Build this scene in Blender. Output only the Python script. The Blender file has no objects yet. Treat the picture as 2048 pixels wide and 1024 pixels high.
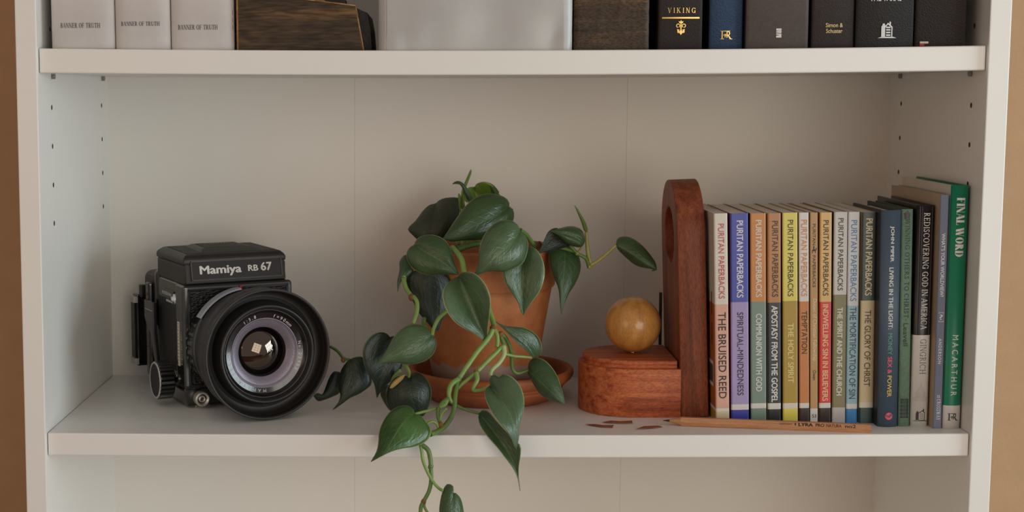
import bpy, bmesh, math, random
from mathutils import Vector, Matrix
random.seed(7)
R = math.radians
SC = bpy.context.scene
COL = SC.collection

# ------------------------------------------------------------------ camera, world, light, exposure
CAMP = Vector((.323676, -1.210494, .281611))
_p, _y, _r = .106315, -.0140436, -.0026111
_fw = Vector((math.sin(_y)*math.cos(_p), math.cos(_y)*math.cos(_p), -math.sin(_p)))
_rt = Vector((math.cos(_y), -math.sin(_y), 0)); _up = _rt.cross(_fw)
_rt, _up = _rt*math.cos(_r)+_up*math.sin(_r), -_rt*math.sin(_r)+_up*math.cos(_r)
FPX, CX, CY = 2986.2, 1024-194.264, 512-9.692
cd = bpy.data.cameras.new('camera'); cam = bpy.data.objects.new('camera', cd); COL.objects.link(cam)
cam.matrix_world = Matrix(((_rt.x, _up.x, -_fw.x, CAMP.x), (_rt.y, _up.y, -_fw.y, CAMP.y), (_rt.z, _up.z, -_fw.z, CAMP.z), (0, 0, 0, 1)))
cd.sensor_width = 36; cd.lens = FPX/2048*36; cd.shift_x = 194.264/2048; cd.shift_y = -9.692/2048
cd.clip_start = .02
SC.camera = cam
SC.view_settings.view_transform = 'Standard'; SC.view_settings.look = 'None'
SC.view_settings.exposure = 0; SC.view_settings.gamma = 1; SC.view_settings.use_curve_mapping = False
wd = bpy.data.worlds.new('room_air'); SC.world = wd; wd.use_nodes = True
wd.node_tree.nodes['Background'].inputs[0].default_value = (1, .87, .80, 1)
wd.node_tree.nodes['Background'].inputs[1].default_value = .32
LIGHTS = []
def area(name, az, el, dist, w, h, power, color):
    """a window or fill light placed as seen from the shelf at azimuth az (right of straight out) and elevation el"""
    c = Vector((.40+dist*math.sin(R(az))*math.cos(R(el)), .12-dist*math.cos(R(az))*math.cos(R(el)), .14+dist*math.sin(R(el))))
    q = Vector((.40-c.x, .12-c.y, 0)); rot = q.to_track_quat('-Z', 'Z').to_euler()
    ld = bpy.data.lights.new(name, 'AREA'); ld.shape = 'RECTANGLE'; ld.size = w; ld.size_y = h
    ld.energy = power; ld.color = color
    lo = bpy.data.objects.new(name, ld); COL.objects.link(lo); lo.rotation_euler = rot; lo.location = c-q.normalized()*.05
    LIGHTS.append((name, c, rot, w, h)); return lo
area('front_window_daylight', 22, 2, 2.5, 1.15, 1.25, 14.8, (1, .94, .82))
area('side_window_daylight', 68, 1, 2.5, 1.15, 1.25, 40, (.70, .83, .89))
area('warm_left_fill', -35, 6, 2.5, 1.0, 1.0, 5, (1, .63, .36))  # added warm fill for the unseen room's light, no lamp is modelled


def ray(x, y): return _fw + _rt*((x-CX)/FPX) - _up*((y-CY)/FPX)
def PY(x, y, Y): d = ray(x, y); return CAMP + d*((Y-CAMP.y)/d.y)      # point on the depth plane Y
def PZ(x, y, Z=0.): d = ray(x, y); return CAMP + d*((Z-CAMP.z)/d.z)   # point on the height Z
def sag_low(X): return -.0017*(1-((X-.382)/.382)**2)
def sag_up(X): return -.0027*(1-((X-.382)/.382)**2)
LEAN = .006484                                                          # the whole case racks slightly to the right

# ------------------------------------------------------------------ materials
def lin(c):
    if isinstance(c, str):
        c = [int(c[i:i+2], 16)/255 for i in (0, 2, 4)]
    return tuple(v/12.92 if v <= .04045 else ((v+.055)/1.055)**2.4 for v in c)
MATS = {}
def mat(name, c, rough=.5, metal=0., spec=.5, coat=0., bump=0., bscale=200., vary=0., vscale=30., stretch=(1, 1, 1), btype='noise', sss=0.):
    if name in MATS: return MATS[name]
    m = bpy.data.materials.new(name); m.use_nodes = True; MATS[name] = m
    nt = m.node_tree; b = nt.nodes['Principled BSDF']; L = nt.links.new
    col = (*lin(c), 1)
    b.inputs['Base Color'].default_value = col; b.inputs['Roughness'].default_value = rough
    b.inputs['Metallic'].default_value = metal; b.inputs['Specular IOR Level'].default_value = spec
    b.inputs['Coat Weight'].default_value = coat; b.inputs['Coat Roughness'].default_value = .1
    if vary or bump:
        tc = nt.nodes.new('ShaderNodeTexCoord'); mp = nt.nodes.new('ShaderNodeMapping')
        mp.inputs['Scale'].default_value = stretch; L(tc.outputs['Object'], mp.inputs['Vector'])
    if vary:
        n = nt.nodes.new('ShaderNodeTexNoise'); n.inputs['Scale'].default_value = vscale; n.inputs['Detail'].default_value = 5
        L(mp.outputs[0], n.inputs['Vector'])
        mr = nt.nodes.new('ShaderNodeMapRange'); mr.inputs['From Min'].default_value = .3; mr.inputs['From Max'].default_value = .7
        mr.inputs['To Min'].default_value = 1-vary; mr.inputs['To Max'].default_value = 1+vary
        L(n.outputs[0], mr.inputs['Value'])
        mx = nt.nodes.new('ShaderNodeVectorMath'); mx.operation = 'SCALE'; mx.inputs[0].default_value = col[:3]
        L(mr.outputs[0], mx.inputs['Scale']); L(mx.outputs[0], b.inputs['Base Color'])
    if bump:
        if btype == 'voronoi':
            n2 = nt.nodes.new('ShaderNodeTexVoronoi'); o = n2.outputs['Distance']
        else:
            n2 = nt.nodes.new('ShaderNodeTexNoise'); n2.inputs['Detail'].default_value = 4; o = n2.outputs[0]
        n2.inputs['Scale'].default_value = bscale; L(mp.outputs[0], n2.inputs['Vector'])
        bp = nt.nodes.new('ShaderNodeBump'); bp.inputs['Strength'].default_value = bump; bp.inputs['Distance'].default_value = .001
        L(o, bp.inputs['Height']); L(bp.outputs[0], b.inputs['Normal'])
    return m

def wood(name, c_dark, c_mid, c_light, axis='X', scale=60., rough=.4, fine=1., bump=.15, coat=0., ring=9., lo=.3, hi=.72, pore=.35, ps=.12, spec=.5, turn=0., gs=.07, dis=.6):
    """long streaky grain: noise stretched along one axis, plus fine dark pores"""
    m = bpy.data.materials.new(name); m.use_nodes = True; MATS[name] = m
    nt = m.node_tree; b = nt.nodes['Principled BSDF']; L = nt.links.new; N = nt.nodes.new
    b.inputs['Roughness'].default_value = rough; b.inputs['Coat Weight'].default_value = coat; b.inputs['Coat Roughness'].default_value = .12
    b.inputs['Specular IOR Level'].default_value = spec
    tc = N('ShaderNodeTexCoord'); mp = N('ShaderNodeMapping'); mp.inputs['Rotation'].default_value = (0, turn, 0)
    s = {'X': (gs, 1, 1), 'Y': (1, gs, 1), 'Z': (1, 1, gs)}[axis]
    mp.inputs['Scale'].default_value = s; L(tc.outputs['Object'], mp.inputs['Vector'])
    n = N('ShaderNodeTexNoise'); n.inputs['Scale'].default_value = scale; n.inputs['Detail'].default_value = 6; n.inputs['Roughness'].default_value = .6
    n.inputs['Distortion'].default_value = dis
    L(mp.outputs[0], n.inputs['Vector'])
    mr = N('ShaderNodeMapRange'); mr.inputs['From Min'].default_value = lo; mr.inputs['From Max'].default_value = hi
    L(n.outputs[0], mr.inputs['Value'])
    cr = N('ShaderNodeValToRGB'); e = cr.color_ramp.elements
    e[0].position = 0; e[0].color = (*lin(c_dark), 1); e[1].position = 1; e[1].color = (*lin(c_light), 1)
    k = e.new(.5); k.color = (*lin(c_mid), 1)
    L(mr.outputs[0], cr.inputs[0])
    mp2 = N('ShaderNodeMapping'); mp2.inputs['Scale'].default_value = tuple(ps if v < 1 else 1 for v in s); L(tc.outputs['Object'], mp2.inputs['Vector'])
    n2 = N('ShaderNodeTexNoise'); n2.inputs['Scale'].default_value = 1400*fine; n2.inputs['Detail'].default_value = 2; L(mp2.outputs[0], n2.inputs['Vector'])
    mr2 = N('ShaderNodeMapRange'); mr2.inputs['From Min'].default_value = .35; mr2.inputs['From Max'].default_value = .6
    mr2.inputs['To Min'].default_value = 1-pore; mr2.inputs['To Max'].default_value = 1.08; L(n2.outputs[0], mr2.inputs['Value'])
    mx = N('ShaderNodeVectorMath'); mx.operation = 'SCALE'; L(cr.outputs[0], mx.inputs[0]); L(mr2.outputs[0], mx.inputs['Scale'])
    L(mx.outputs[0], b.inputs['Base Color'])
    bp = N('ShaderNodeBump'); bp.inputs['Strength'].default_value = bump; bp.inputs['Distance'].default_value = .0006
    L(n2.outputs[0], bp.inputs['Height']); L(bp.outputs[0], b.inputs['Normal'])
    return m

# ------------------------------------------------------------------ mesh helpers
def link(name, me, parent=None):
    o = bpy.data.objects.new(name, me); COL.objects.link(o)
    if parent: o.parent = parent
    return o
def tag(o, label=None, cat=None, group=None, kind=None):
    for k, v in (('label', label), ('category', cat), ('group', group), ('kind', kind)):
        if v: o[k] = v
    return o
def thing(name, label, cat, loc=(0, 0, 0), rot=(0, 0, 0), group=None):
    o = bpy.data.objects.new(name, None); COL.objects.link(o); o.empty_display_size = .02
    o.location = loc; o.rotation_euler = rot
    return tag(o, label, cat, group)
class MB:
    """collects geometry for ONE mesh object"""
    def __init__(s): s.v = []; s.f = []; s.m = []; s.sm = []; s.uv = {}
    def add(s, vs, fs, mi=0, smooth=False):
        o = len(s.v); s.v += [tuple(v) for v in vs]
        for k, f in enumerate(fs):
            s.f.append([i+o for i in f]); s.m.append(mi[k] if isinstance(mi, list) else mi); s.sm.append(smooth)
        return o
    def box(s, a, b, mi=0):
        x0, y0, z0 = a; x1, y1, z1 = b
        s.add([(x0, y0, z0), (x1, y0, z0), (x1, y1, z0), (x0, y1, z0), (x0, y0, z1), (x1, y0, z1), (x1, y1, z1), (x0, y1, z1)],
              [(0, 3, 2, 1), (4, 5, 6, 7), (0, 1, 5, 4), (1, 2, 6, 5), (2, 3, 7, 6), (3, 0, 4, 7)], mi); return s
    def prism(s, poly, axis, a, b, mi=0, smooth=False):
        """polygon extruded along axis ('x','y','z') from a to b; poly in the other two coordinates, in order"""
        def P(p, t): return {'x': (t, p[0], p[1]), 'y': (p[0], t, p[1]), 'z': (p[0], p[1], t)}[axis]
        n = len(poly); vs = [P(p, a) for p in poly]+[P(p, b) for p in poly]
        s.add(vs, [tuple(range(n))[::-1], tuple(range(n, 2*n))], mi)
        o = len(s.v)-2*n
        for i in range(n):
            j = (i+1) % n; s.f.append([o+i, o+j, o+n+j, o+n+i]); s.m.append(mi); s.sm.append(smooth)
        return s
    def lathe(s, prof, M=Matrix(), n=48, mi=0, smooth=True, close=False):
        """profile of (radius, height) turned about local z"""
        vs = []; fs = []; ms = []
        for r, h in prof:
            for k in range(n):
                a = 2*math.pi*k/n; vs.append(M @ Vector((r*math.cos(a), r*math.sin(a), h)))
        for i in range(len(prof)-1):
            for k in range(n):
                k2 = (k+1) % n; fs.append((i*n+k, i*n+k2, (i+1)*n+k2, (i+1)*n+k)); ms.append(mi[i] if isinstance(mi, list) else mi)
        s.add(vs, fs, ms, smooth); return s
    def disc(s, r, h, M=Matrix(), n=48, mi=0):
        s.add([M @ Vector((r*math.cos(2*math.pi*k/n), r*math.sin(2*math.pi*k/n), h)) for k in range(n)], [tuple(range(n))], mi); return s
    def tube(s, pts, rad, n=8, mi=0):
        pts = [Vector(p) for p in pts]; rings = []
        up = Vector((.3, .2, .9))
        for i, p in enumerate(pts):
            t = (pts[min(i+1, len(pts)-1)]-pts[max(i-1, 0)]).normalized()
            a = t.cross(up)
            if a.length < 1e-4: a = t.cross(Vector((1, 0, 0)))
            a.normalize(); b = a.cross(t); up = b
            r = rad[i] if isinstance(rad, (list, tuple)) else rad
            rings.append([p+a*(r*math.cos(2*math.pi*k/n))+b*(r*math.sin(2*math.pi*k/n)) for k in range(n)])
        vs = [v for g in rings for v in g]; fs = []
        for i in range(len(rings)-1):
            for k in range(n):
                k2 = (k+1) % n; fs.append((i*n+k, (i+1)*n+k, (i+1)*n+k2, i*n+k2))
        o = s.add(vs, fs, mi, True)
        s.f.append([o+k for k in range(n)]); s.f.append([o+(len(rings)-1)*n+k for k in range(n)][::-1]); s.m += [mi, mi]; s.sm += [False, False]
        return s
    def build(s, name, mats, parent=None, bevel=0., seg=2, smooth=None, merge=False, recalc=True, uvs=None):
        me = bpy.data.meshes.new(name); me.from_pydata(s.v, [], s.f)
        for m in (mats if isinstance(mats, (list, tuple)) else [mats]): me.materials.append(m)
        for i, p in enumerate(me.polygons): p.material_index = s.m[i]; p.use_smooth = s.sm[i] if smooth is None else smooth
        if uvs:
            ul = me.uv_layers.new(name='UVMap')
            for l in me.loops: ul.data[l.index].uv = uvs[l.vertex_index]
        if bevel or merge or recalc:
            bm = bmesh.new(); bm.from_mesh(me)
            if merge: bmesh.ops.remove_doubles(bm, verts=bm.verts, dist=1e-6)
            if recalc: bmesh.ops.recalc_face_normals(bm, faces=bm.faces)
            if bevel:
                ed = [e for e in bm.edges if len(e.link_faces) == 2 and e.calc_face_angle(0) > .5]
                bmesh.ops.bevel(bm, geom=ed, offset=bevel, segments=seg, affect='EDGES', profile=.6, clamp_overlap=True)
            bm.to_mesh(me); bm.free()
        me.update()
        return link(name, me, parent)
def box(name, a, b, m, parent=None, bevel=0., seg=2): return MB().box(a, b).build(name, m, parent, bevel, seg)
def catmull(pts, n):
    """n+1 points evenly spaced by length along a smooth line through pts"""
    P = [Vector(p) for p in pts]
    if len(P) == 1: return [P[0].copy() for _ in range(n+1)]
    Q = [P[0]*2-P[1]]+P+[P[-1]*2-P[-2]]; out = []
    for i in range(1, len(Q)-2):
        a, b, c, d = Q[i-1:i+3]
        for k in range(12):
            t = k/12; out.append(.5*((2*b)+(c-a)*t+(2*a-5*b+4*c-d)*t*t+(3*b-a-3*c+d)*t**3))
    out.append(P[-1].copy())
    ln = [0]
    for i in range(1, len(out)): ln.append(ln[-1]+(out[i]-out[i-1]).length)
    res = []; j = 0
    for k in range(n+1):
        t = ln[-1]*k/n
        while j < len(ln)-2 and ln[j+1] < t: j += 1
        u = (t-ln[j])/max(ln[j+1]-ln[j], 1e-9); res.append(out[j].lerp(out[j+1], u))
    return res

# ------------------------------------------------------------------ lettering
def sans(txt, bold=0., track=1.):
    cu = bpy.data.curves.new('lettering', 'FONT'); cu.body = txt; cu.size = 1; cu.space_character = track
    cu.fill_mode = 'FRONT'; cu.resolution_u = 4
    o = bpy.data.objects.new('lettering', cu); COL.objects.link(o)
    me = bpy.data.meshes.new_from_object(o)
    vs = [(v.co.x, v.co.y) for v in me.vertices]; fs = [tuple(p.vertices) for p in me.polygons]
    if bold:                                                              # heavier strokes: the same outlines laid over themselves, a hair apart
        n = len(vs); sh = [(bold, 0), (-bold, 0), (0, bold*.7), (0, -bold*.7)]
        fs = [tuple(i+k*n for i in f) for k in range(4) for f in fs]; vs = [(x+dx, y+dy, k) for k, (dx, dy) in enumerate(sh) for x, y in vs]
    bpy.data.objects.remove(o); bpy.data.curves.remove(cu); bpy.data.meshes.remove(me)
    return vs, fs
def serif(txt, T=.15, t=.055, track=.10, so=.085, sh=.045):
    """a small Roman capital alphabet drawn from stems, hairlines, bowls and slab feet"""
    vs = []; fs = []; x0 = 0.
    def poly(p): o = len(vs); vs.extend((x0+a, b, len(fs) % 7) for a, b in p); fs.append(tuple(range(o, o+len(p))))
    def V(x, a=0, b=1, w=None): w = w or T; poly([(x-w/2, a), (x+w/2, a), (x+w/2, b), (x-w/2, b)])
    def H(a, b, y, w=None): w = w or t; poly([(a, y-w/2), (b, y-w/2), (b, y+w/2), (a, y+w/2)])
    def D(p, q, w): poly([(p[0]-w/2, p[1]), (p[0]+w/2, p[1]), (q[0]+w/2, q[1]), (q[0]-w/2, q[1])])
    def F(x, y, w=None):
        w = (w or T)/2+so; y0 = 0 if y == 0 else 1-sh; poly([(x-w, y0), (x+w, y0), (x+w, y0+sh), (x-w, y0+sh)])
    def A(cx, cy, rx, ry, a0, a1, th=None, tv=None, n=14):
        th = th or T; tv = tv or t
        for k in range(n):
            a = R(a0+(a1-a0)*k/n); b = R(a0+(a1-a0)*(k+1)/n)
            poly([(cx+rx*math.cos(a), cy+ry*math.sin(a)), (cx+rx*math.cos(b), cy+ry*math.sin(b)),
                  (cx+(rx-th)*math.cos(b), cy+(ry-tv)*math.sin(b)), (cx+(rx-th)*math.cos(a), cy+(ry-tv)*math.sin(a))])
    for c in txt:
        w = .7
        if c == ' ': w = .28
        elif c == 'A': D((.08, 0), (.40, 1), t); D((.72, 0), (.40, 1), T); H(.17, .63, .33); F(.08, 0, t); F(.72, 0); w = .85
        elif c == 'B': V(.16); F(.12, 0, .05); F(.12, 1, .05); A(.30, .74, .30, .26, -90, 90); A(.32, .25, .34, .25, -90, 90); H(.16, .32, .975); H(.16, .32, .49); H(.16, .32, .025); w = .72
        elif c == 'C': A(.45, .5, .42, .5, 42, 318); V(.78, .68, .95, t); w = .86
        elif c == 'D': V(.16); F(.12, 0, .05); F(.12, 1, .05); A(.36, .5, .46, .5, -90, 90); H(.16, .38, .972); H(.16, .38, .028); w = .86
        elif c in 'EF':
            V(.16); F(.12, 1, .05); F(.16, 0); H(.16, .62, .972); V(.61, .78, 1, t); H(.16, .5, .52); V(.49, .42, .62, t)
            if c == 'E': H(.16, .64, .028); V(.63, 0, .24, t)
            w = .70
        elif c == 'G': A(.45, .5, .42, .5, 42, 318); V(.78, .68, .95, t); V(.74, .06, .42); F(.74, 0, .02); H(.58, .88, .42); w = .92
        elif c == 'H': V(.16); V(.74); H(.16, .74, .51); [F(x, y) for x in (.16, .74) for y in (0, 1)]; w = .90
        elif c == 'I': V(.16); F(.16, 0); F(.16, 1); w = .32
        elif c == 'K': V(.16); F(.16, 0); F(.16, 1); D((.20, .42), (.66, 1), t); D((.72, 0), (.36, .6), T); F(.66, 1, t); F(.74, 0); w = .88
        elif c == 'L': V(.16); F(.16, 1); F(.14, 0, .05); H(.16, .62, .028); V(.61, 0, .26, t); w = .66
        elif c == 'M': V(.12, w=t); F(.12, 0, t); F(.10, 1, t); D((.46, 0), (.15, 1), T); D((.46, 0), (.80, 1), t); V(.84); F(.84, 0); F(.86, 1); w = .98
        elif c == 'N': V(.12, w=t); F(.12, 0, t); F(.10, 1, t); D((.70, 0), (.14, 1), T); V(.73, w=t); F(.73, 1, t); w = .84
        elif c == 'O': A(.45, .5, .43, .5, 0, 360, n=28); w = .90
        elif c == 'P': V(.16); F(.16, 0); F(.12, 1, .05); A(.30, .72, .32, .28, -90, 90); H(.16, .32, .972); H(.16, .32, .468); w = .66
        elif c == 'R': V(.16); F(.16, 0); F(.12, 1, .05); A(.30, .73, .31, .27, -90, 90); H(.16, .32, .972); H(.16, .32, .488); D((.68, 0), (.34, .5), T); F(.72, 0, t); w = .80
        elif c == 'S': A(.30, .75, .24, .25, 20, 270); A(.30, .26, .25, .26, -160, 90); V(.50, .72, .98, t); V(.07, .02, .28, t); w = .62
        elif c == 'T': V(.36); F(.36, 0); H(.04, .68, .972); V(.055, .76, 1, t); V(.665, .76, 1, t); w = .72
        elif c == 'U': V(.16, .3); A(.42, .3, .335, .3, 180, 360, T, t); V(.72, .3, w=t); F(.16, 1); F(.72, 1, t); w = .86
        elif c == 'V': D((.42, 0), (.12, 1), T); D((.42, 0), (.72, 1), t); F(.12, 1); F(.72, 1, t); w = .82
        elif c == 'W': D((.34, 0), (.10, 1), T); D((.34, 0), (.55, 1), t); D((.80, 0), (.52, 1), T); D((.80, 0), (1.04, 1), t); F(.10, 1); F(.54, 1); F(1.04, 1, t); w = 1.14
        elif c == 'Y': D((.40, .42), (.10, 1), T); D((.40, .42), (.70, 1), t); V(.40, 0, .46); F(.40, 0); F(.10, 1); F(.70, 1, t); w = .80
        elif c == '-': H(.0, .5, .42, .07); w = .5
        x0 += w+track
    return vs, fs
def curved(o, warp):
    """cut a flat print into narrow strips and lay it on the rounded spine"""
    if not warp: return o
    bm = bmesh.new(); bm.from_mesh(o.data)
    x0 = min(v.co.x for v in bm.verts); x1 = max(v.co.x for v in bm.verts); n = max(1, int((x1-x0)/.0014))
    if any(abs(warp(Vector((x, 0, 0))).y-warp(Vector((x0, 0, 0))).y) > 1e-6 for x in (x1, (x0+x1)/2, x0+.1*(x1-x0))):
        for k in range(1, n):
            bmesh.ops.bisect_plane(bm, geom=bm.verts[:]+bm.edges[:]+bm.faces[:], plane_co=(x0+(x1-x0)*k/n, 0, 0), plane_no=(1, 0, 0))
    for v in bm.verts: v.co = warp(v.co)
    bm.to_mesh(o.data); bm.free(); return o
def put_text(name, glyphs, m, parent, centre, right, up, width, height, warp=None):
    vs, fs = glyphs
    x0 = min(v[0] for v in vs); x1 = max(v[0] for v in vs); y0 = min(v[1] for v in vs); y1 = max(v[1] for v in vs)
    c, r, u = Vector(centre), Vector(right), Vector(up)
    sx = width/(x1-x0); sy = height/(y1-y0)
    out = r.cross(u).normalized()*.00002                                   # overlapping strokes lie a hair above one another
    pts = [c+r*((v[0]-(x0+x1)/2)*sx)+u*((v[1]-(y0+y1)/2)*sy)+out*(v[2] if len(v) > 2 else 0) for v in vs]
    b = MB(); b.add(pts, fs)
    return curved(b.build(name, m, parent, recalc=False), warp)
def flat(name, shapes, m, parent, centre, right, up, s, warp=None):
    """printed emblem from polygons given in unit coordinates"""
    c, r, u = Vector(centre), Vector(right), Vector(up); b = MB()
    out = r.cross(u).normalized()*.00002
    for k, p in enumerate(shapes):
        q = [c+r*(x*s)+u*(y*s)+out*(k % 7) for x, y in p]
        b.add(q, [tuple(range(len(q)))])
    return curved(b.build(name, m, parent, recalc=False), warp)
def circ(cx, cy, r, n=20, a0=0, a1=360, ry=None): return [(cx+r*math.cos(R(a0+(a1-a0)*k/n)), cy+(ry or r)*math.sin(R(a0+(a1-a0)*k/n))) for k in range(n+(0 if a1-a0 == 360 else 1))]
def ring(cx, cy, r, w, n=20, a0=0, a1=360):
    out = []
    for k in range(n):
        a = R(a0+(a1-a0)*k/n); b = R(a0+(a1-a0)*(k+1)/n)
        out.append([(cx+r*math.cos(a), cy+r*math.sin(a)), (cx+r*math.cos(b), cy+r*math.sin(b)), (cx+(r-w)*math.cos(b), cy+(r-w)*math.sin(b)), (cx+(r-w)*math.cos(a), cy+(r-w)*math.sin(a))])
    return out
def rect(x0, y0, x1, y1): return [(x0, y0), (x1, y0), (x1, y1), (x0, y1)]
HOUSE = ([rect(-.38, -.45, -.12, .22), [(-.38, .22), (-.12, .22), (-.12, .36), (-.30, .36)], [(-.16, .22), (.06, .50), (.40, .20), (.34, .14), (.06, .38), (-.10, .17)],
          rect(.30, -.45, .38, .16), rect(-.30, .30, -.16, .44), rect(.16, .34, .26, .56)]
         + [rect(-.06, y, .24, y+.10) for y in (-.40, -.22, -.04, .13)] + [[(-.62, -.55), (.68, -.55), (.42, -.46), (-.36, -.46)]])
HOUSE_LINE = ([[(-.40, -.42), (-.14, -.42), (-.14, .30), (-.28, .46), (-.40, .20)], [(-.16, .30), (.20, .50), (.48, .26), (.44, .20), (.20, .42), (-.10, .24)],
               rect(.38, -.42, .43, .22), rect(-.14, -.46, .43, -.42), rect(.26, .42, .36, .62), [(-.70, -.52), (.75, -.52), (.55, -.47), (-.5, -.47)]]
              + [rect(x, y, x+.06, y+.10) for x in (.0, .16) for y in (-.28, -.08, .10)])

# ------------------------------------------------------------------ colours
WHITE = mat('white_lacquer', 'ebe9e4', .34, spec=.7, bump=.05, bscale=500, vary=.015, vscale=8)
WHITE_BACK = mat('white_foil_board', 'e9e5de', .55, bump=.03, bscale=300)
PAINT = mat('tan_wall_paint', 'b5916c', .8, bump=.25, bscale=350, vary=.04, vscale=40)
FLOORM = wood('oak_floor', '5a3a22', '7a5232', '93683f', 'X', 12, .45)
STEEL = mat('zinc_pin', '8f8b84', .35, 1.)
CHROME = mat('chrome', 'd0cfca', .18, 1.)
PAPER = mat('book_paper', 'e6dfd0', .85, bump=.15, bscale=60, vary=.05, vscale=20, stretch=(60, 1, 1))
PAPER_OLD = mat('aged_book_paper', 'cdb998', .85, bump=.2, bscale=60, vary=.06, vscale=20, stretch=(60, 1, 1))
def ink(c, rough=.45): return mat('ink_'+c, c, rough)
GOLD = mat('gold_foil', 'd9b46a', .32, .75)

# ------------------------------------------------------------------ the room
box('wall_back', (-1.6, .288, -1.0), (2.4, .33, 1.45), PAINT)['kind'] = 'structure'
box('floor', (-1.6, -2.6, -1.04), (2.4, .33, -1.0), FLOORM)['kind'] = 'structure'
for k, (nm, c, rot, ww, wh) in enumerate(LIGHTS[:2]):                      # window frames with glazing bars, daylight behind them
    w = MB(); W2, H2 = ww/2+.02, wh/2+.02
    for a, b in (((-W2-.06, -H2-.06), (W2+.06, -H2)), ((-W2-.06, H2), (W2+.06, H2+.06)), ((-W2-.06, -H2), (-W2, H2)), ((W2, -H2), (W2+.06, H2))):
        w.box((a[0], a[1], -.03), (b[0], b[1], .04))
    for q in (-1, 1): w.box((q*W2/3-.011, -H2, -.012), (q*W2/3+.011, H2, .012))
    for q in (-1, 0, 1): w.box((-W2, q*H2/2-.011, -.010), (W2, q*H2/2+.011, .010))
    wo = w.build('window_%d' % (k+1), WHITE); wo.rotation_euler = rot; wo.location = c; wo['kind'] = 'structure'

# ------------------------------------------------------------------ bookcase
W, D, T = .764, .260, .0172
case = thing('bookcase', 'tall white bookcase with adjustable shelves against the tan wall', 'bookcase', (0, 0, -1.0))
CO = Vector((0, 0, 1.0))                                                   # children are placed relative to the base
def bc(o): o.location = CO; return o
def panel(x0, x1, rows):
    b = MB(); z0, z1 = -1.0, .9
    b.add([(x+LEAN*z, y, z) for z in (z0, z1) for x, y in ((x0, 0), (x1, 0), (x1, .284), (x0, .284))],
          [(0, 3, 2, 1), (4, 5, 6, 7), (0, 1, 5, 4), (1, 2, 6, 5), (2, 3, 7, 6), (3, 0, 4, 7)])
    o = b.build('side_panel', [WHITE, mat('shade_dark_chipboard', '5c4a38', .9)], case, .0009, 2)  # chipboard bores, coloured dark to stand in for shade deep in the holes
    c = MB(); xi = x1 if x0 < 0 else x0
    for y, z in rows:
        M = Matrix.Translation((xi+LEAN*z, y, z)) @ Matrix.Rotation(R(90), 4, 'Y')
        c.lathe([(0, -.011), (.0023, -.011), (.0023, .011), (0, .011)], M, 10, mi=1, smooth=False)
    co = c.build('drill', [WHITE, MATS['shade_dark_chipboard']], merge=True)
    bc(o); bpy.context.view_layer.update()
    md = o.modifiers.new('holes', 'BOOLEAN'); md.object = co; md.solver = 'EXACT'; md.operation = 'DIFFERENCE'
    dg = bpy.context.evaluated_depsgraph_get(); me = bpy.data.meshes.new_from_object(o.evaluated_get(dg))
    o.modifiers.clear(); o.data = me; bpy.data.objects.remove(co)
    return bc(o)
panel(-T, 0, [(y, .2693-.0325*k) for k in (-2, 0, 1, 2, 3) for y in (.0435, .2312)])
panel(W, W+T, [(y, .2693-.0325*k) for k in (-2, 0, 1, 2, 3) for y in (.0341, .2205)])
seams = [0.0, .2425, .5095, W]
for k in range(3):
    a, b = seams[k]+(.00002 if k else -.004), seams[k+1]-(.00002 if k < 2 else -.004)
    m = MB()
    m.add([(x+LEAN*z, y, z) for z in (-1., .9) for x, y in ((a, D), (b, D), (b, D+.003), (a, D+.003))],
          [(0, 3, 2, 1), (4, 5, 6, 7), (0, 1, 5, 4), (1, 2, 6, 5), (2, 3, 7, 6), (3, 0, 4, 7)])
    bc(m.build('back_panel', WHITE_BACK, case, .00035, 1))
ZU, TU, TL = .297567, .01986, .01908
def shelf(z_top, th, sag, x0=.0008, x1=W-.0008):
    n = 28; e = .0011; y0, y1 = .0048, D-.0006
    prof = [(y0+e, 0), (y1, 0), (y1, -th), (y0+e, -th), (y0+.3*e, -th+.3*e), (y0, -th+e), (y0, -e), (y0+.3*e, -.3*e)]
    b = MB(); vs = []; fs = []
    for k in range(n+1):
        x = x0+(x1-x0)*k/n
        for y, z in prof: vs.append((x+LEAN*(z_top), y, z_top+z+sag(x)))
    q = len(prof)
    for k in range(n):
        for i in range(q): j = (i+1) % q; fs.append((k*q+i, k*q+j, (k+1)*q+j, (k+1)*q+i))
    fs += [tuple(range(q)), tuple(range(n*q, n*q+q))]
    b.add(vs, fs); return bc(b.build('shelf', WHITE, case))
shelf(0, TL, sag_low); shelf(ZU+TU, TU, sag_up)
shelf(-.355, TL, sag_low); shelf(-.70, TL, sag_low); shelf(-.96, TL, lambda x: 0); shelf(.66, TU, sag_up)
for x, y, s in ((0, .0445, 1), (0, .2335, 1), (W, .0352, -1), (W, .2215, -1)):
    b = MB(); z = ZU-.0002; X = x+LEAN*z
    M = Matrix.Translation((X, y, z-.0022)) @ Matrix.Rotation(R(90)*s, 4, 'Y')
    b.lathe([(0, -.004), (.0013, -.004), (.0013, .0030), (.0009, .0034), (0, .0034)], M, 12)
    b.box((min(X, X+s*.0030), y-.0011, z-.0044), (max(X, X+s*.0030), y+.0011, z))
    bc(b.build('shelf_pin', STEEL, case))

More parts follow.
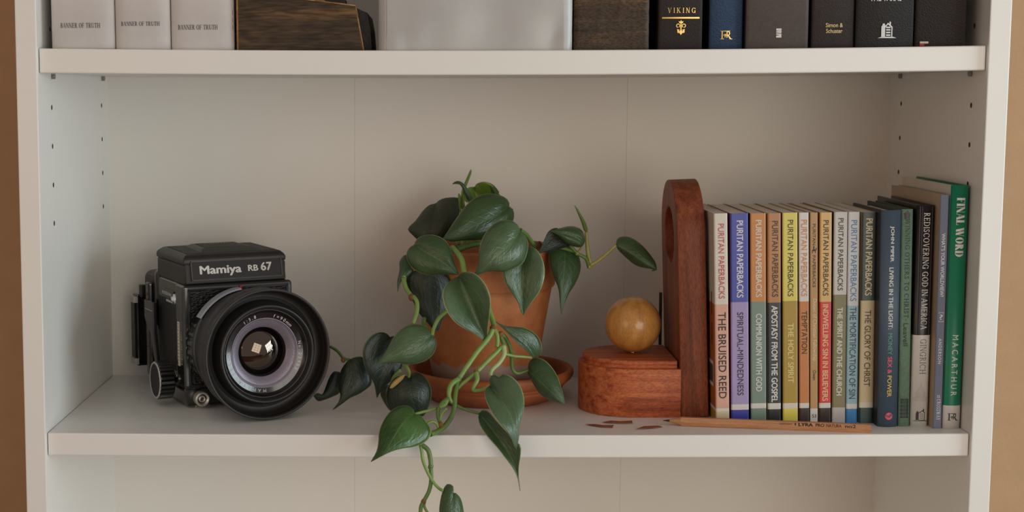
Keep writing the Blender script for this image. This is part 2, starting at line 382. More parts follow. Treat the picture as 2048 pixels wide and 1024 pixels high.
# ------------------------------------------------------------------ books
DOWN, RIGHT, UP = Vector((0, 0, -1)), Vector((1, 0, 0)), Vector((0, 0, 1))
def spine_fn(w, bulge, rnd, p=2):
    """y of the spine surface at x for a spine that bulges forward"""
    def f(x):
        t = max(-1, min(1, (x-w/2)/(w/2))); return -bulge*(1-abs(t)**p)
    return f
def book(name, label, xl, xr, ybot, h, d, lean, bands, z0, left=None, right=None, bulge=0., hard=False, rough=.38, page=None, group=None,
         overhang=.003, cloth=0., pages_inset=.0005, th=None, sq=2):
    """xl..xr = spine at the shelf, ybot = depth of the spine, bands = [(fraction from the top, colour), ...]"""
    w = xr-xl; t = th or (.0022 if hard else .0006)
    r = thing(name, label, 'book', (xl, ybot, z0), (0, lean, 0), group)
    lv = [1-b[0] for b in bands]+[0.]                                     # heights of the band edges, top first
    cols = [b[1] for b in bands]; mats = []; idx = []
    def slot(c):
        m = c if not isinstance(c, str) else mat(('cloth_' if cloth else 'cover_')+c, c, rough, bump=cloth or .08, bscale=900 if cloth else 250, vary=.08 if cloth else .03, vscale=300 if cloth else 60)
        if m not in mats: mats.append(m)
        return mats.index(m)
    n = 24 if bulge else 10; f = spine_fn(w, bulge, 0, sq); e = min(.0012, w*.12)
    outer = [(0, d)]+[(0, e)]+([(e*.3, e*.3)] if bulge == 0 else [])+[(e+(w-2*e)*k/n, f(e+(w-2*e)*k/n)-f(e) if bulge else 0) for k in range(n+1)]+([(w-e*.3, e*.3)] if bulge == 0 else [])+[(w, e), (w, d)]
    if bulge: outer = [(x, y) for x, y in outer]
    inner = []
    for k, (x, y) in enumerate(outer):
        inner.append((min(max(x, t), w-t), max(y+t*.9, t*.9 if not bulge else -9) if 0 < k < len(outer)-1 else y))
    b = MB(); q = len(outer); loop = outer+inner[::-1]; Q = len(loop)
    vs = [(x, y, z*h) for z in lv for x, y in loop]; fs = []; ms = []
    for L in range(len(lv)-1):
        for i in range(Q):
            j = (i+1) % Q
            seg = 'L' if i == 0 else ('R' if i == q-2 else 'S')
            c = cols[L]
            src = left if seg == 'L' else (right if seg == 'R' else None)
            if src: c = src[L] if isinstance(src, list) else src
            if i >= q-1: c = cols[L] if not (left and not isinstance(left, list)) else left
            fs.append((L*Q+i, L*Q+j, (L+1)*Q+j, (L+1)*Q+i)); ms.append(slot(c))
    last = (len(lv)-1)*Q
    for i in range(q-1):
        a, bb = i, i+1; sd = left if i == 0 else (right if i == q-2 else None)
        fs.append((a, bb, Q-1-bb, Q-1-a)); ms.append(slot((sd[0] if isinstance(sd, list) else sd) if sd else cols[0]))
        fs.append((last+a, last+bb, last+Q-1-bb, last+Q-1-a)); ms.append(slot(cols[-1]))
    b.add(vs, fs, ms)
    o = b.build('cover', mats, r, recalc=True)
    for p in o.data.polygons:
        if bulge and abs(p.normal.z) < .5 and p.normal.y < -.4: p.use_smooth = True
    ph = overhang if hard else pages_inset
    box('pages', (t, t*1.2 if not bulge else .0008, ph), (w-t, d-(overhang if hard else .0008), h-ph), page or PAPER, r)
    r['_w'] = w; r['_h'] = h; r['_b'] = bulge
    return r, dict(w=w, h=h, f=(lambda x: f(x)-f(e)) if bulge else (lambda x: 0.))
def spine_text(bk, txt, y0, y1, ytop, ybot, m, cx=.5, cap=.36, bold=0., font='sans', track=1., name='title_lettering', eps=.00018):
    """text reading downwards; y0..y1 is its extent as a share of the spine ytop..ybot"""
    r, i = bk; h, w = i['h'], i['w']; za = h*(ybot-y0)/(ybot-ytop); zb = h*(ybot-y1)/(ybot-ytop)
    g = serif(txt, **font) if isinstance(font, dict) else sans(txt, bold, track)
    wf = i['f']; warp = lambda p: Vector((p.x, wf(p.x)-eps+p.y, p.z))
    return put_text(name, g, m, r, (w*cx, 0, (za+zb)/2), DOWN, RIGHT, za-zb, w*cap, warp)
def spine_mark(bk, shapes, m, y, ytop, ybot, s, cx=.5, right=RIGHT, up=UP, name='emblem'):
    r, i = bk; h, w = i['h'], i['w']; z = h*(ybot-y)/(ybot-ytop); wf = i['f']
    return flat(name, shapes, m, r, (w*cx, 0, z), right, up, s, lambda p: Vector((p.x, wf(p.x)-.0002+p.y, p.z)))
def fr(y, a, b): return (y-a)/(b-a)

PBG = 'paperbacks in the row on the lower shelf'
# name, label, bottom X0, X1, Y, height, lean, spine top/bottom pixel, bands, left cover colours, texts
pb = [
 ('white and salmon pink paperback with red and black lettering, touching the wooden bookend', 0.5637, 0.5757, 0.0500, 0.1800, -0.0053, 427, 842.9,
  [(427, 'd3cdc1'), (606, 'd3a390'), (814, 'd6d0c8'), (820, 'd0c3a0')], ['c9c0b0', 'a9602f', 'd2cbc2', 'b08a40'],
  [('PURITAN PAPERBACKS', 447, 595, 'c24e48', .52, .40, 0), ('THE BRUISED REED', 622, 794, '2a2222', .52, .52, 0)]),
 ('royal blue and lavender paperback with a magenta cover edge', 0.5769, 0.5923, 0.0496, 0.1800, -0.0045, 427, 843.1,
  [(427, '3f4aa3'), (602, 'a08fbe'), (806, 'd2cdca'), (817, '383d9f')], '8a2350',
  [('PURITAN PAPERBACKS', 441, 593, 'd9d6dc', .52, .34, .012), ('SPIRITUAL-MINDEDNESS', 622, 788, '2b2438', .52, .32, 0)]),
 ('orange over sage green paperback with white lettering', 0.5935, 0.6071, 0.0492, 0.1800, -0.0045, 427, 843.3,
  [(427, 'c5813f'), (601, '72887b'), (804, 'd2cec8'), (814, '72887b')], '2b2a28',
  [('PURITAN PAPERBACKS', 440, 592, 'd9d2c8', .52, .36, .012), ('COMMUNION WITH GOD', 625, 780, 'd2d6d0', .52, .36, .012)]),
 ('copper over charcoal paperback with bold white title in the coloured row', 0.6079, 0.6194, 0.0488, 0.1800, -0.0043, 427, 843.6,
  [(427, 'b47d50'), (603, '2c3238'), (804, 'd2cec8'), (816, '25272b')], 'c8b99a',
  [('PURITAN PAPERBACKS', 442, 592, '44301f', .55, .42, .004), ('APOSTASY FROM THE GOSPEL', 609, 802, 'd8d6d2', .5, .44, .02)]),
 ('bright yellow over ochre paperback', 0.6206, 0.6338, 0.0484, 0.1804, -0.0047, 426, 843.8,
  [(426, 'd9cc60'), (600, 'a98a30'), (804, 'd4cfc4'), (815, 'dacc58')], '5a4a30',
  [('PURITAN PAPERBACKS', 440, 591, '3b3420', .52, .34, 0), ('THE HOLY SPIRIT', 644, 763, 'ddca82', .52, .36, .016)]),
 ('thin white over orange paperback with a dark brown foot', 0.6346, 0.6433, 0.0480, 0.1805, -0.0050, 426, 844.0,
  [(426, 'd6d0cb'), (601, 'c17b3c'), (804, 'd2cdc8'), (814, '3a2c29')], '8a5030',
  [('PURITAN PAPERBACKS', 440, 591, 'd28d5e', .52, .56, .004), ('TEMPTATION', 620, 705, '3a2a20', .52, .52, 0)]),
 ('thinnest paperback, tan with a white foot', 0.6436, 0.6504, 0.0476, 0.1805, -0.0047, 426, 844.2,
  [(426, 'b58d58'), (815, 'd0cdc8')], '7a6048',
  [('PURITAN', 448, 490, '4a3a2a', .52, .36, 0), ('PAPERBACKS', 510, 573, '4a3a2a', .52, .36, 0), ('Duties of Christian Fellowship', 596, 720, 'e0cfae', .52, .62, 0), ('Owen', 738, 758, '4a3a2a', .55, .40, 0)]),
 ('cream yellow over bright red paperback', 0.6510, 0.6614, 0.0472, 0.1805, -0.0038, 426, 844.4,
  [(426, 'd8b06e'), (602, 'd0332e'), (804, 'd2cdc8'), (814, '352926')], 'b06a3a',
  [('PURITAN PAPERBACKS', 441, 590, '3a2c24', .50, .42, .002), ('INDWELLING SIN IN BELIEVERS', 607, 800, 'e8c095', .5, .44, .014)]),
 ('light grey over olive green paperback', 0.6619, 0.6736, 0.0468, 0.1809, -0.0029, 425, 844.6,
  [(425, 'c8c5c1'), (588, '7f7852'), (813, 'b8b2b0')], '5a5344',
  [('PURITAN PAPERBACKS', 437, 580, '45432f', .5, .36, .006), ('THE SPIRIT AND THE CHURCH', 613, 789, 'd6d4cc', .5, .38, .02)]),
 ('white over pale blue paperback with a bright blue foot', 0.6737, 0.6837, 0.0464, 0.1809, -0.0029, 425, 844.9,
  [(425, 'd0d2d3'), (610, '92b7c7'), (806, 'd2cfcc'), (816, '2a79bb')], 'b9b5ae',
  [('PURITAN PAPERBACKS', 441, 601, '5088b8', .5, .50, 0), ('THE MORTIFICATION OF SIN', 613, 796, '35404c', .5, .52, 0)]),
 ('dark green over cream paperback with a dark green foot', 0.6847, 0.6970, 0.0460, 0.1805, -0.0023, 426, 845.1,
  [(426, '3c4842'), (600, 'cfbf95'), (803, 'd6cfbd'), (814, '1f3d3b')], 'b59a6e',
  [('PURITAN PAPERBACKS', 438, 590, 'e0d3aa', .5, .44, .012), ('THE GLORY OF CHRIST', 619, 771, '3b3324', .5, .40, 0)]),
]
for label, x0, x1, Y, h, dl, yt, yb, bands, left, texts in pb:
    bd = [(fr(y, yt, yb), c) for y, c in bands]
    bk = book('paperback_book', label, x0, x1-.0003, Y, h, .1085, math.atan(dl/h), bd, sag_low((x0+x1)/2), left=left, group=PBG)
    for tx, a, b, c, cx, cap, bold in texts:
        spine_text(bk, tx, a, b, yt, yb, ink(c), cx, cap*1.08, bold+.008)
    if 'thinnest' in label:
        horse = [circ(0, 0, .38, 10, ry=.2), rect(-.36, -.6, -.24, 0), rect(.22, -.6, .34, 0), [(.25, .05), (.5, .5), (.62, .35), (.4, -.05)], rect(-.12, .1, .08, .65), circ(-.02, .75, .14, 8)]
        spine_mark(bk, horse, ink('2c221a'), 500, yt, yb, .0042, .5)
        put_text('number_lettering', sans('53'), ink('2c2824'), bk[0], (bk[1]['w']*.52, -.0002, bk[1]['h']*fr(830, yb, yt)), RIGHT, UP, .0036, .0030)
    if 'touching' in label:
        r, i = bk
        for k, (za, zb) in enumerate(((.112, .092), (.085, .066))):
            b = MB()
            for j in range(5): b.add([(-.0002, .012+j*.012, za-.000), (-.0002, .015+j*.012, za), (-.0002, .015+j*.012, zb), (-.0002, .012+j*.012, zb)], [(0, 1, 2, 3)])
            b.build('blurb_print', ink('5a2d14'), r, recalc=False)
        b = MB(); b.add([(-.0002, .008, .030), (-.0002, .035, .030), (-.0002, .035, .052), (-.0002, .008, .052)], [(0, 1, 2, 3)])
        b.build('barcode_patch', ink('cfc5ba'), r, recalc=False)
        b = MB()
        for j in range(11): yy = .010+j*.0022; b.add([(-.0004, yy, .033), (-.0004, yy+.0011, .033), (-.0004, yy+.0011, .049), (-.0004, yy, .049)], [(0, 1, 2, 3)])
        b.build('barcode_print', ink('2a2422'), r, recalc=False)

# hardbacks and others at the right end of the lower shelf
bk = book('hardcover_book', 'slate blue hardcover with white, green, red and yellow lettering on its spine', .6965, .7132, .0325, .1832, .085, math.atan(-.0023/.183), [(0, '47596a')], sag_low(.7),
          left='252a2f', right='252a2f', bulge=.0026, hard=True, overhang=.0025, rough=.5)
for tx, a, b, c in (('JOHN PIPER', 451, 522, 'd8d8d6'), ('LIVING IN THE LIGHT:', 533, 656, 'd8d8d6'), ('MONEY', 664, 707, '5f9c7d'), ('SEX &', 711, 745, 'dc5a70'), ('POWER', 749, 792, 'd9b54e')):
    spine_text(bk, tx, a, b, 420, 853, ink(c), .52, .22, .022 if c != '5f9c7d' else .006)
spine_mark(bk, [circ(0, 0, .5, 28)], ink('dd5066'), 831, 420, 853, .0062, .52)
flat('emblem_notch', [[(-.5, .18), (-.34, .24), (0, -.02), (.36, .36), (.48, .22), (0, -.22)]], MATS['cover_47596a'], bk[0], (bk[1]['w']*.52, -.00305, bk[1]['h']*fr(831, 853, 420)), RIGHT, UP, .0062)

bk = book('cloth_book', 'worn thin sage green cloth book with a dark blot near its top', .7140, .7234, .0332, .1838, .100, math.atan(-.0026/.1837), [(0, '71907a')], sag_low(.72),
          left='4a5a48', right='4a5a48', bulge=.0012, hard=True, overhang=.002, rough=.75, cloth=.5, page=PAPER_OLD)
spine_text(bk, 'WINNING OTHERS TO CHRIST-', 436, 640, 418, 852, ink('222c22'), .52, .42, font=dict(T=.17, t=.085))
spine_text(bk, 'Leavell', 644, 690, 418, 852, ink('222c22'), .50, .42, .01)
grid = [rect(x, -.5, x+.08, .5) for x in (-.34, -.17, 0, .17, .30)]+[rect(-.38, y, .42, y+.07) for y in (-.5, -.3, -.1, .1, .3, .45)]
spine_mark(bk, [[(x, y*1.9) for x, y in p] for p in grid], ink('26302a'), 816, 418, 852, .0085, .5)
blot = [(.5*math.cos(a/9*6.283)*(1+.25*math.sin(a*2.3)), .62*math.sin(a/9*6.283)*(1+.2*math.cos(a*3.1))) for a in range(9)]
spine_mark(bk, [blot], ink('3d3a3d'), 430, 418, 852, .0056, .45, name='ink_blot')

bk = book('hardcover_book', 'black and white hardcover with a capitol dome fading into its white foot', .7243, .7388, .0335, .1872, .112, math.atan(-.0004/.187), [(0, '1d1a1b'), (fr(668, 410, 852), 'd3cfca')], sag_low(.73),
          left=['211c1c', 'cfc9c2'], right=['1d1a1b', 'd3cfca'], bulge=.0022, hard=True, overhang=.003, rough=.3)
spine_text(bk, 'REDISCOVERING GOD IN AMERICA', 425, 657, 410, 852, ink('dcd8d4'), .56, .36, font=dict(T=.14, t=.075))
spine_text(bk, 'GINGRICH', 676, 746, 410, 852, ink('4f4a48'), .58, .36, font=dict(T=.10, t=.06))
for xx, c in ((.16, '5d565c'), (.28, '45414a'), (.86, '545055')):
    r, i = bk; b = MB(); z0, z1 = i['h']*fr(667, 852, 410), i['h']*.995
    for (xa, xb) in ((xx, xx+.035),): b.add([(i['w']*xa, i['f'](i['w']*xa)-.00012, z0), (i['w']*xb, i['f'](i['w']*xb)-.00012, z0), (i['w']*xb, i['f'](i['w']*xb)-.00012, z1), (i['w']*xa, i['f'](i['w']*xa)-.00012, z1)], [(0, 1, 2, 3)])
    b.build('spine_stripe', ink(c), r, recalc=False)
dome = [circ(0, .1, .28, 14, 0, 180, ry=.34), rect(-.05, .44, .05, .58), rect(-.02, .58, .02, .75), rect(-.36, .02, .36, .08)]+[rect(x, -.2, x+.05, .0) for x in (-.32, -.2, -.08, .04, .16, .27)]+[rect(-.5, -.27, .5, -.21)]+[rect(x, -.48, x+.04, -.28) for x in (-.48, -.36, -.24, -.12, 0, .12, .24, .36, .46)]
spine_mark(bk, dome, ink('b5afa9'), 787, 410, 852, .0125, .52, name='dome_print')
spine_mark(bk, HOUSE_LINE, ink('2a2626'), 830, 410, 852, .0090, .52)

bk = book('paperback_book', 'thin slate blue paperback with tan cover between black and green books', .7403, .7473, .0240, .1962, .133, math.atan(-.0004/.196), [(0, '6c758d')], sag_low(.745), left='b29c82', right='6c758d', page=PAPER_OLD, rough=.55)
spine_text(bk, "WHAT'S YOUR WORLDVIEW?", 466, 592, 390, 857, ink('dedee0'), .5, .46, .02)
put_text('emblem', sans('?', .02), ink('d2d2d4'), bk[0], (bk[1]['w']*.52, -.0002, bk[1]['h']*fr(632.5, 857, 390)), RIGHT, UP, .0028, .0046)
spine_mark(bk, [rect(-.5, .9, .5, 1.0), rect(-.5, .7, -.42, .9), rect(.42, .7, .5, .9), rect(-.5, -1.0, .5, -.9), rect(-.5, -.9, -.42, -.7), rect(.42, -.9, .5, -.7)], ink('d2d2d4'), 632.5, 390, 857, .0040, .52)
spine_text(bk, 'ANDERSON', 675, 726, 390, 857, ink('dedee0'), .5, .38, .02, track=1.25)
spine_text(bk, 'CROSSWAY', 797, 840, 390, 857, ink('dedee0'), .56, .46, font=dict(T=.18, t=.09))
spine_mark(bk, [rect(x, y, x+.34, y+.34) for x in (-.42, .08) for y in (-.42, .08)], ink('d2d2d4'), 792, 390, 857, .0026, .52)

bk = book('hardcover_book', 'tall green hardcover with a white foot, rightmost on the lower shelf', .7481, .7628, .0240, .2040, .130, math.atan(.0004/.204), [(0, '067a58'), (fr(810, 371, 857), 'd2ccc6')], sag_low(.757),
          left=['cfc7bb', 'cfc7bb'], right=['221f1f', '221f1f'], bulge=.0020, hard=True, overhang=.003, rough=.35)
spine_text(bk, 'FINAL WORD', 395, 512, 371, 857, ink('d8d6cf'), .54, .46, font=dict(T=.30, t=.05, so=.05, track=.07))
spine_text(bk, 'MACARTHUR', 668, 790, 371, 857, ink('d8e0d8'), .52, .34, .008, track=1.6)
FRL = [rect(-.50, -.40, -.36, .40), rect(-.62, -.46, -.22, -.40), rect(-.62, .40, .45, .46), rect(-.14, -.25, -.05, .12), rect(-.30, -.04, .10, .03), rect(.06, -.30, .16, .40)]+ring(.20, .18, .25, .10, 10, -90, 90)+[[(.14, 0), (.28, 0), (.62, -.46), (.44, -.46)], rect(.40, -.46, .72, -.41)]
spine_mark(bk, FRL, ink('1d1b1b'), 833, 371, 857, .0066, .52)

# ------------------------------------------------------------------ upper shelf
def su(X): return ZU+TU+sag_up(X)+.0001
def px_box(x0, y0, x1, y1, Y): a, b = PY(x0, y1, Y), PY(x1, y0, Y); return (a+b)/2, b.x-a.x, b.z-a.z
def up_text(bk, txt, x0, y0, x1, y1, m, Y, bold=0., font=None, name='title_lettering', g=None):
    c, w_, h_ = px_box(x0, y0, x1, y1, Y); r, i = bk
    lc = c-Vector(r.location); wf = i['f']
    return put_text(name, g or (serif(txt, **font) if font is not None else sans(txt, bold)), m, r, (lc.x, 0, lc.z), RIGHT, UP, w_, h_, lambda p: Vector((p.x, wf(p.x)-.0003+p.y, p.z)))
WG = 'white books at the left end of the upper shelf'
for k, (px0, px1, t0, t1, yb, yt, lab) in enumerate(((102, 228.5, 121, 200, 56, 46, 'glossy white book, leftmost on the upper shelf'), (230, 340, 242, 319, 52, 43, 'glossy white book, middle one of the three white books on the upper shelf'),
                                                   (341.5, 472, 356, 435, 59.5, 49.5, 'glossy white book with small red and black marks, next to the dark wooden block'))):
    Y = .0115; a, b = PY(px0, 96, Y).x, PY(px1, 97, Y).x
    if k == 2: b = PY(471, 97, Y+.01).x
    bk = book('white_book', lab, a, b, Y+.0030, .225, .15, 0, [(0, 'e0dcda')], su((a+b)/2), bulge=.0035, hard=True, rough=.14, sq=5, group=WG)
    up_text(bk, 'BANNER OF TRUTH', t0, yt, t1, yb, ink('2b2326'), Y, font=dict(T=.15, t=.055))
    if k == 2:
        r, i = bk; b = MB()
        for j, z in enumerate((.016, .022, .028)): b.add([(i['w']-.0012, -.0001, z), (i['w']-.0002, .0012, z), (i['w']-.0002, .0012, z+.004), (i['w']-.0012, -.0001, z+.004)], [(0, 1, 2, 3)])
        o = b.build('red_mark', ink('c06a5a'), r, recalc=False)
        b = MB(); b.add([(i['w']+.0002, .004, .014), (i['w']+.0002, .012, .014), (i['w']+.0002, .012, .026), (i['w']+.0002, .004, .026)], [(0, 1, 2, 3)]); b.build('black_mark', ink('2a2626'), r, recalc=False)

def worn_wood(name, axis, turn=0., ps=.12, fine=.35):
    """blackened wood with gold showing through the grain"""
    return wood(name, '2a221c', '4c3b2a', '96703e', axis, 95, .5, fine, .6, lo=.30, hi=.78, pore=.55, ps=ps, turn=turn, spec=.3)
WB1, WB2, EDGE = worn_wood('blackened_wood_long_grain', 'X', .16), worn_wood('rough_sawn_dark_wood', 'X', 0, .4, .6), mat('worn_gold_edge', '9a6c38', .5, vary=.4, vscale=250)
a0, a1, a2, a3 = (PY(474, 98, .012), PY(727, 98, .012), PY(711, 9, .012), PY(640, 1, .012))
o = thing('wooden_block', 'dark wooden block with a slanted right end and gold worn edges', 'block', (a0.x, .012, su(.21)))
wdt = a1.x-a0.x; ht = a2.z-a1.z; dtop = a1.x-a2.x
poly = [(0, 0), (wdt, 0), (wdt-dtop, ht), (wdt*.62, ht+.0042), (0, ht+.012)]
b = MB().prism(poly, 'y', 0, .125); blk = b.build('block_body', [WB1], o, .0012, 2)
b = MB()
for p, q in zip(poly[1:], poly[2:]):
    b.tube([(p[0], .0004, p[1]), ((p[0]+q[0])/2, .0003, (p[1]+q[1])/2), (q[0], .0004, q[1])], .0006, 6)
b.tube([(.0006, .0006, .0), (.0006, .0006, ht+.012)], .0009, 6)
b.build('worn_edge', EDGE, o); o.children[-1]['label'] = 'gold worn edge'
b = MB().prism([(wdt-.0008, .0), (wdt+.006, .0), (wdt+.0048, .018), (wdt+.0024, .031), (wdt-dtop-.0008, ht-.0004)], 'y', .022, .12)
b.build('end_cap', mat('blackened_metal', '1d1815', .5, bump=.3, bscale=300), o, .0008)
o2 = thing('black_ornament_foot', 'black foot of an ornament standing on the slanted wooden block', 'ornament', (PY(672, 3, .05).x, .05, a2.z+.0016))
b = MB(); b.box((-.0085, -.012, 0), (.0085, .012, .004)); b.box((-.0065, -.009, .004), (.0065, .009, .03)); b.build('foot', mat('black_iron', '191614', .5), o2, .0006)

pa, pbx = PY(757, 97, .014).x, PY(1145, 97, .012).x
o = thing('wrapped_parcel', 'silver grey paper wrapped parcel in the middle of the upper shelf', 'parcel', (pa, .012, su(.355)))
SILV = mat('silver_wrapping_paper', 'b4b3b1', .42, .12, bump=.35, bscale=45, vary=.05, vscale=25)
# softly crumpled front: grid with random dents near the bottom
nx, nz = 40, 26; b = MB(); vs = []; pw, phh = pbx-pa, .215
def dent(u, v):
    x, z = u*pw, v*phh; y = .0006*math.sin(9*u+3*v+2*math.sin(5*v))+.00012*math.sin(31*u-14*v)*math.exp(-v*9)
    for cx, cz, r_, a_ in ((.150, .006, .006, .0028), (.146, .012, .010, -.0022), (.012, .006, .008, .0025), (.03, .012, .012, .0012), (.09, .010, .02, -.0014), (.118, .02, .02, .0012), (.05, .03, .03, .0010)):
        y -= a_*math.exp(-((x-cx)**2+(z-cz)**2)/r_**2)
    e = min(u, 1-u)*pw
    if e < .005: y += .005-math.sqrt(max(0, .005**2-(.005-e)**2))
    return y
for k in range(nz+1):
    for i in range(nx+1):
        u = i/nx; v = k/nz
        u = u if 0 < u < 1 else u
        vs.append((u*pw, dent(u, v), v*phh))
b.add(vs, [(k*(nx+1)+i, k*(nx+1)+i+1, (k+1)*(nx+1)+i+1, (k+1)*(nx+1)+i) for k in range(nz) for i in range(nx)], 0, True)
b.add([(0, .005, 0), (0, .14, 0), (0, .14, phh), (0, .005, phh), (pw, .005, 0), (pw, .14, 0), (pw, .14, phh), (pw, .005, phh)], [(0, 1, 2, 3), (4, 7, 6, 5), (1, 5, 6, 2), (0, 4, 5, 1), (3, 2, 6, 7)])
b.build('wrapping', SILV, o, recalc=False)
b = MB(); b.add([(.0052, -.0004+dent(.035, 0), .0), (.0062, -.0006+dent(.04, 0), .0), (.0062, -.0004, .16), (.0052, -.0002, .16)], [(0, 1, 2, 3)])
b.build('fold', SILV, o, recalc=False)

x0, x1 = PY(1147, 99, .016).x, PY(1298, 97, .016).x
o = thing('wooden_block', 'rough sawn dark wooden block between the silver parcel and the books', 'block', (x0, .016, su(.466)))
b = MB(); nx, nz = 30, 40; vs = []; hh = .2; wv = x1-x0
for k in range(nz+1):
    for i in range(nx+1):
        x = i/nx*wv; z = k/nz*hh
        y = -.0006*math.exp(-(((x-.020-(z-.018)*.18)/.0016)**2)-((z-.026)/.012)**2)-.0008*math.exp(-(((x-.052+.018-(z-.02)*.25)/.0015)**2)-((z-.034)/.010)**2)+.0004*math.sin(z*700)
        e = min(i, nx-i)/nx*wv; y += .0022 if e == 0 else 0
        vs.append((x, y, z))
b.add(vs, [(k*(nx+1)+i, k*(nx+1)+i+1, (k+1)*(nx+1)+i+1, (k+1)*(nx+1)+i) for k in range(nz) for i in range(nx)], 0, True)
b.add([(0, .0022, 0), (0, .11, 0), (0, .11, hh), (0, .0022, hh), (wv, .0022, 0), (wv, .11, 0), (wv, .11, hh), (wv, .0022, hh)], [(0, 1, 2, 3), (4, 7, 6, 5), (1, 5, 6, 2), (0, 4, 5, 1), (3, 2, 6, 7)])
b.build('block_body', WB2, o, recalc=False)

# dark books at the right of the upper shelf
def upbook(label, px0, px1, col, Y, bulge, d, rough=.7, cloth=.5, left=None, name='hardcover_book', py=95):
    a, b_ = PY(px0, py, Y).x, PY(px1, py, Y).x
    return book(name, label, a, b_, Y, .225, d, 0, [(0, col)], su((a+b_)/2), left=left or '121011', right='121011', bulge=bulge, hard=True, rough=rough, cloth=cloth)
HALF = dict(T=.15, t=.06, track=.42)
bk = upbook('black brown hardcover with gold rule and scroll ornament on the spine', 1316, 1404, '362f2e', .018, .0012, .13)
up_text(bk, 'VIKING', 1335, 15.5, 1391, 26, GOLD, .0178, font=HALF)
c, w_, h_ = px_box(1324, 34, 1399, 37.5, .0178); r, i = bk; lc = c-Vector(r.location)
flat('gold_rule', [rect(-.5, -.5*h_/w_, .5, .5*h_/w_)], GOLD, r, (lc.x, 0, lc.z), RIGHT, UP, w_, lambda p: Vector((p.x, i['f'](p.x)-.0003+p.y, p.z)))
orn = [[(0, .95), (.12, .7), (0, .6), (-.12, .7)], [(0, .68), (.3, .8), (.22, .55), (0, .5), (-.22, .55), (-.3, .8)], rect(-.07, -.7, .07, .7), [(-.1, -.05), (0, .15), (.1, -.05), (0, -.2)],
       [(0, -.95), (.25, -.6), (0, -.2), (-.25, -.6)], circ(-.32, -.55, .15, 10), circ(.32, -.55, .15, 10), [(-.1, -.3), (-.5, -.2), (-.45, -.45)], [(.1, -.3), (.5, -.2), (.45, -.45)]]+ring(-.36, .22, .26, .1, 16, -60, 270)+ring(.36, .22, .26, .1, 16, -90, 240)
c, w_, h_ = px_box(1351, 39, 1372, 71, .0178); lc = c-Vector(r.location)
flat('scroll_ornament', orn, GOLD, r, (lc.x, 0, lc.z), RIGHT, UP, h_*.5, lambda p: Vector((p.x, i['f'](p.x)-.0003+p.y, p.z)))
bk = upbook('navy blue cloth hardcover with a gold monogram', 1418, 1485, '3a5070', .020, .0025, .125, cloth=.8)
c, w_, h_ = px_box(1440, 61, 1464, 79, .0178); r, i = bk; lc = c-Vector(r.location); fI = i['f']
flat('monogram', FRL, GOLD, r, (lc.x, 0, lc.z), RIGHT, UP, w_*.76, lambda p: Vector((p.x, fI(p.x)-.0003+p.y, p.z)))
bk = upbook('wide grey brown hardcover with a small white block emblem', 1491, 1616, '5f5653', .014, .0015, .14, rough=.6, cloth=.2)
c, w_, h_ = px_box(1552, 57, 1563, 75, .0125); r, i = bk; lc = c-Vector(r.location); fG = i['f']
flat('block_emblem', [rect(-.5, .55, .5, .85), [(-.5, .45), (.5, .15), (.5, .5), (-.5, .52)], [(-.5, .1), (.5, -.1), (.5, .1), (-.1, .3), (-.5, .3)], [(-.5, -.85), (.5, -.85), (.5, -.2), (-.5, -.05), (-.5, -.3), (.2, -.45), (-.5, -.5)]], ink('d8d4d0'), r, (lc.x, 0, lc.z), RIGHT, UP, w_, lambda p: Vector((p.x, fG(p.x)-.0003+p.y, p.z)))
bk = upbook('dark brown hardcover with two short lines of pale gold lettering', 1622, 1707, '3d3534', .016, .0015, .12)
up_text(bk, 'Simon &', 1651.5, 46, 1686, 54.5, ink('e3cb8e'), .0145, .012)
up_text(bk, 'Schuster', 1652, 57.5, 1685, 66, ink('e3cb8e'), .0145, .012)
bk = upbook('wide black ribbed cloth hardcover with a white house emblem', 1711, 1826, '333130', .014, .0035, .13, cloth=.9)
c, w_, h_ = px_box(1757, 44, 1790, 76, .011); r, i = bk; lc = c-Vector(r.location); fH = i['f']
flat('house_emblem', HOUSE, ink('dcdcdc'), r, (lc.x, 0, lc.z), RIGHT, UP, h_*.92, lambda p: Vector((p.x, fH(p.x)-.0004+p.y, p.z)))
up_text(bk, 'THE TARMS', 1740, -12, 1804, 2.2, ink('dcdcdc'), .011, .03)
bk = upbook('black brown worn cloth hardcover, rightmost on the upper shelf', 1829, 1931, '342c2a', .016, .0025, .12, cloth=1.0)
r, i = bk; b = MB(); b.box((.0035, -.0022, .0022), (.0105, -.0008, .0040)); b.build('pale_tape_end', mat('ribbon_end', 'c9b3a6', .7), r, .0004)
b = MB(); b.box((.0038, -.0012, .0004), (.0108, .0002, .0020)); b.build('red_tape_end', mat('ribbon_red', 'b5383f', .7), r, .0003)

# ------------------------------------------------------------------ bookend with ball
CHERRY_X = wood('cherry_wood_along', '74341c', 'b65c35', 'c87445', 'X', 190, .45, .8, .10, coat=.0, pore=.30, ps=.3, spec=.3, lo=.30, hi=.62, gs=.03, dis=.15)
CHERRY_Z = wood('cherry_wood_upright', '5f301d', '88472c', '9f5938', 'Z', 140, .45, .8, .10, coat=.0, pore=.30, ps=.25, spec=.3, gs=.04, dis=.2)
zb = sag_low(.51)
be = thing('bookend', 'reddish wooden bookend with a tall arched upright and rounded step base, left of the books', 'bookend', (.497, .1165, zb))
def dshape(r, x1, n=26, y=0.): return [(x1, -r), (x1, r)]+[(r*math.cos(a), r*math.sin(a)) for a in [R(90+180*k/n) for k in range(n+1)]]
MB().prism(dshape(.0450, .0402), 'z', 0, .0428, smooth=True).build('base', CHERRY_X, be, .0008, 2)
prof = []                                                                 # stepped top with a cove under it
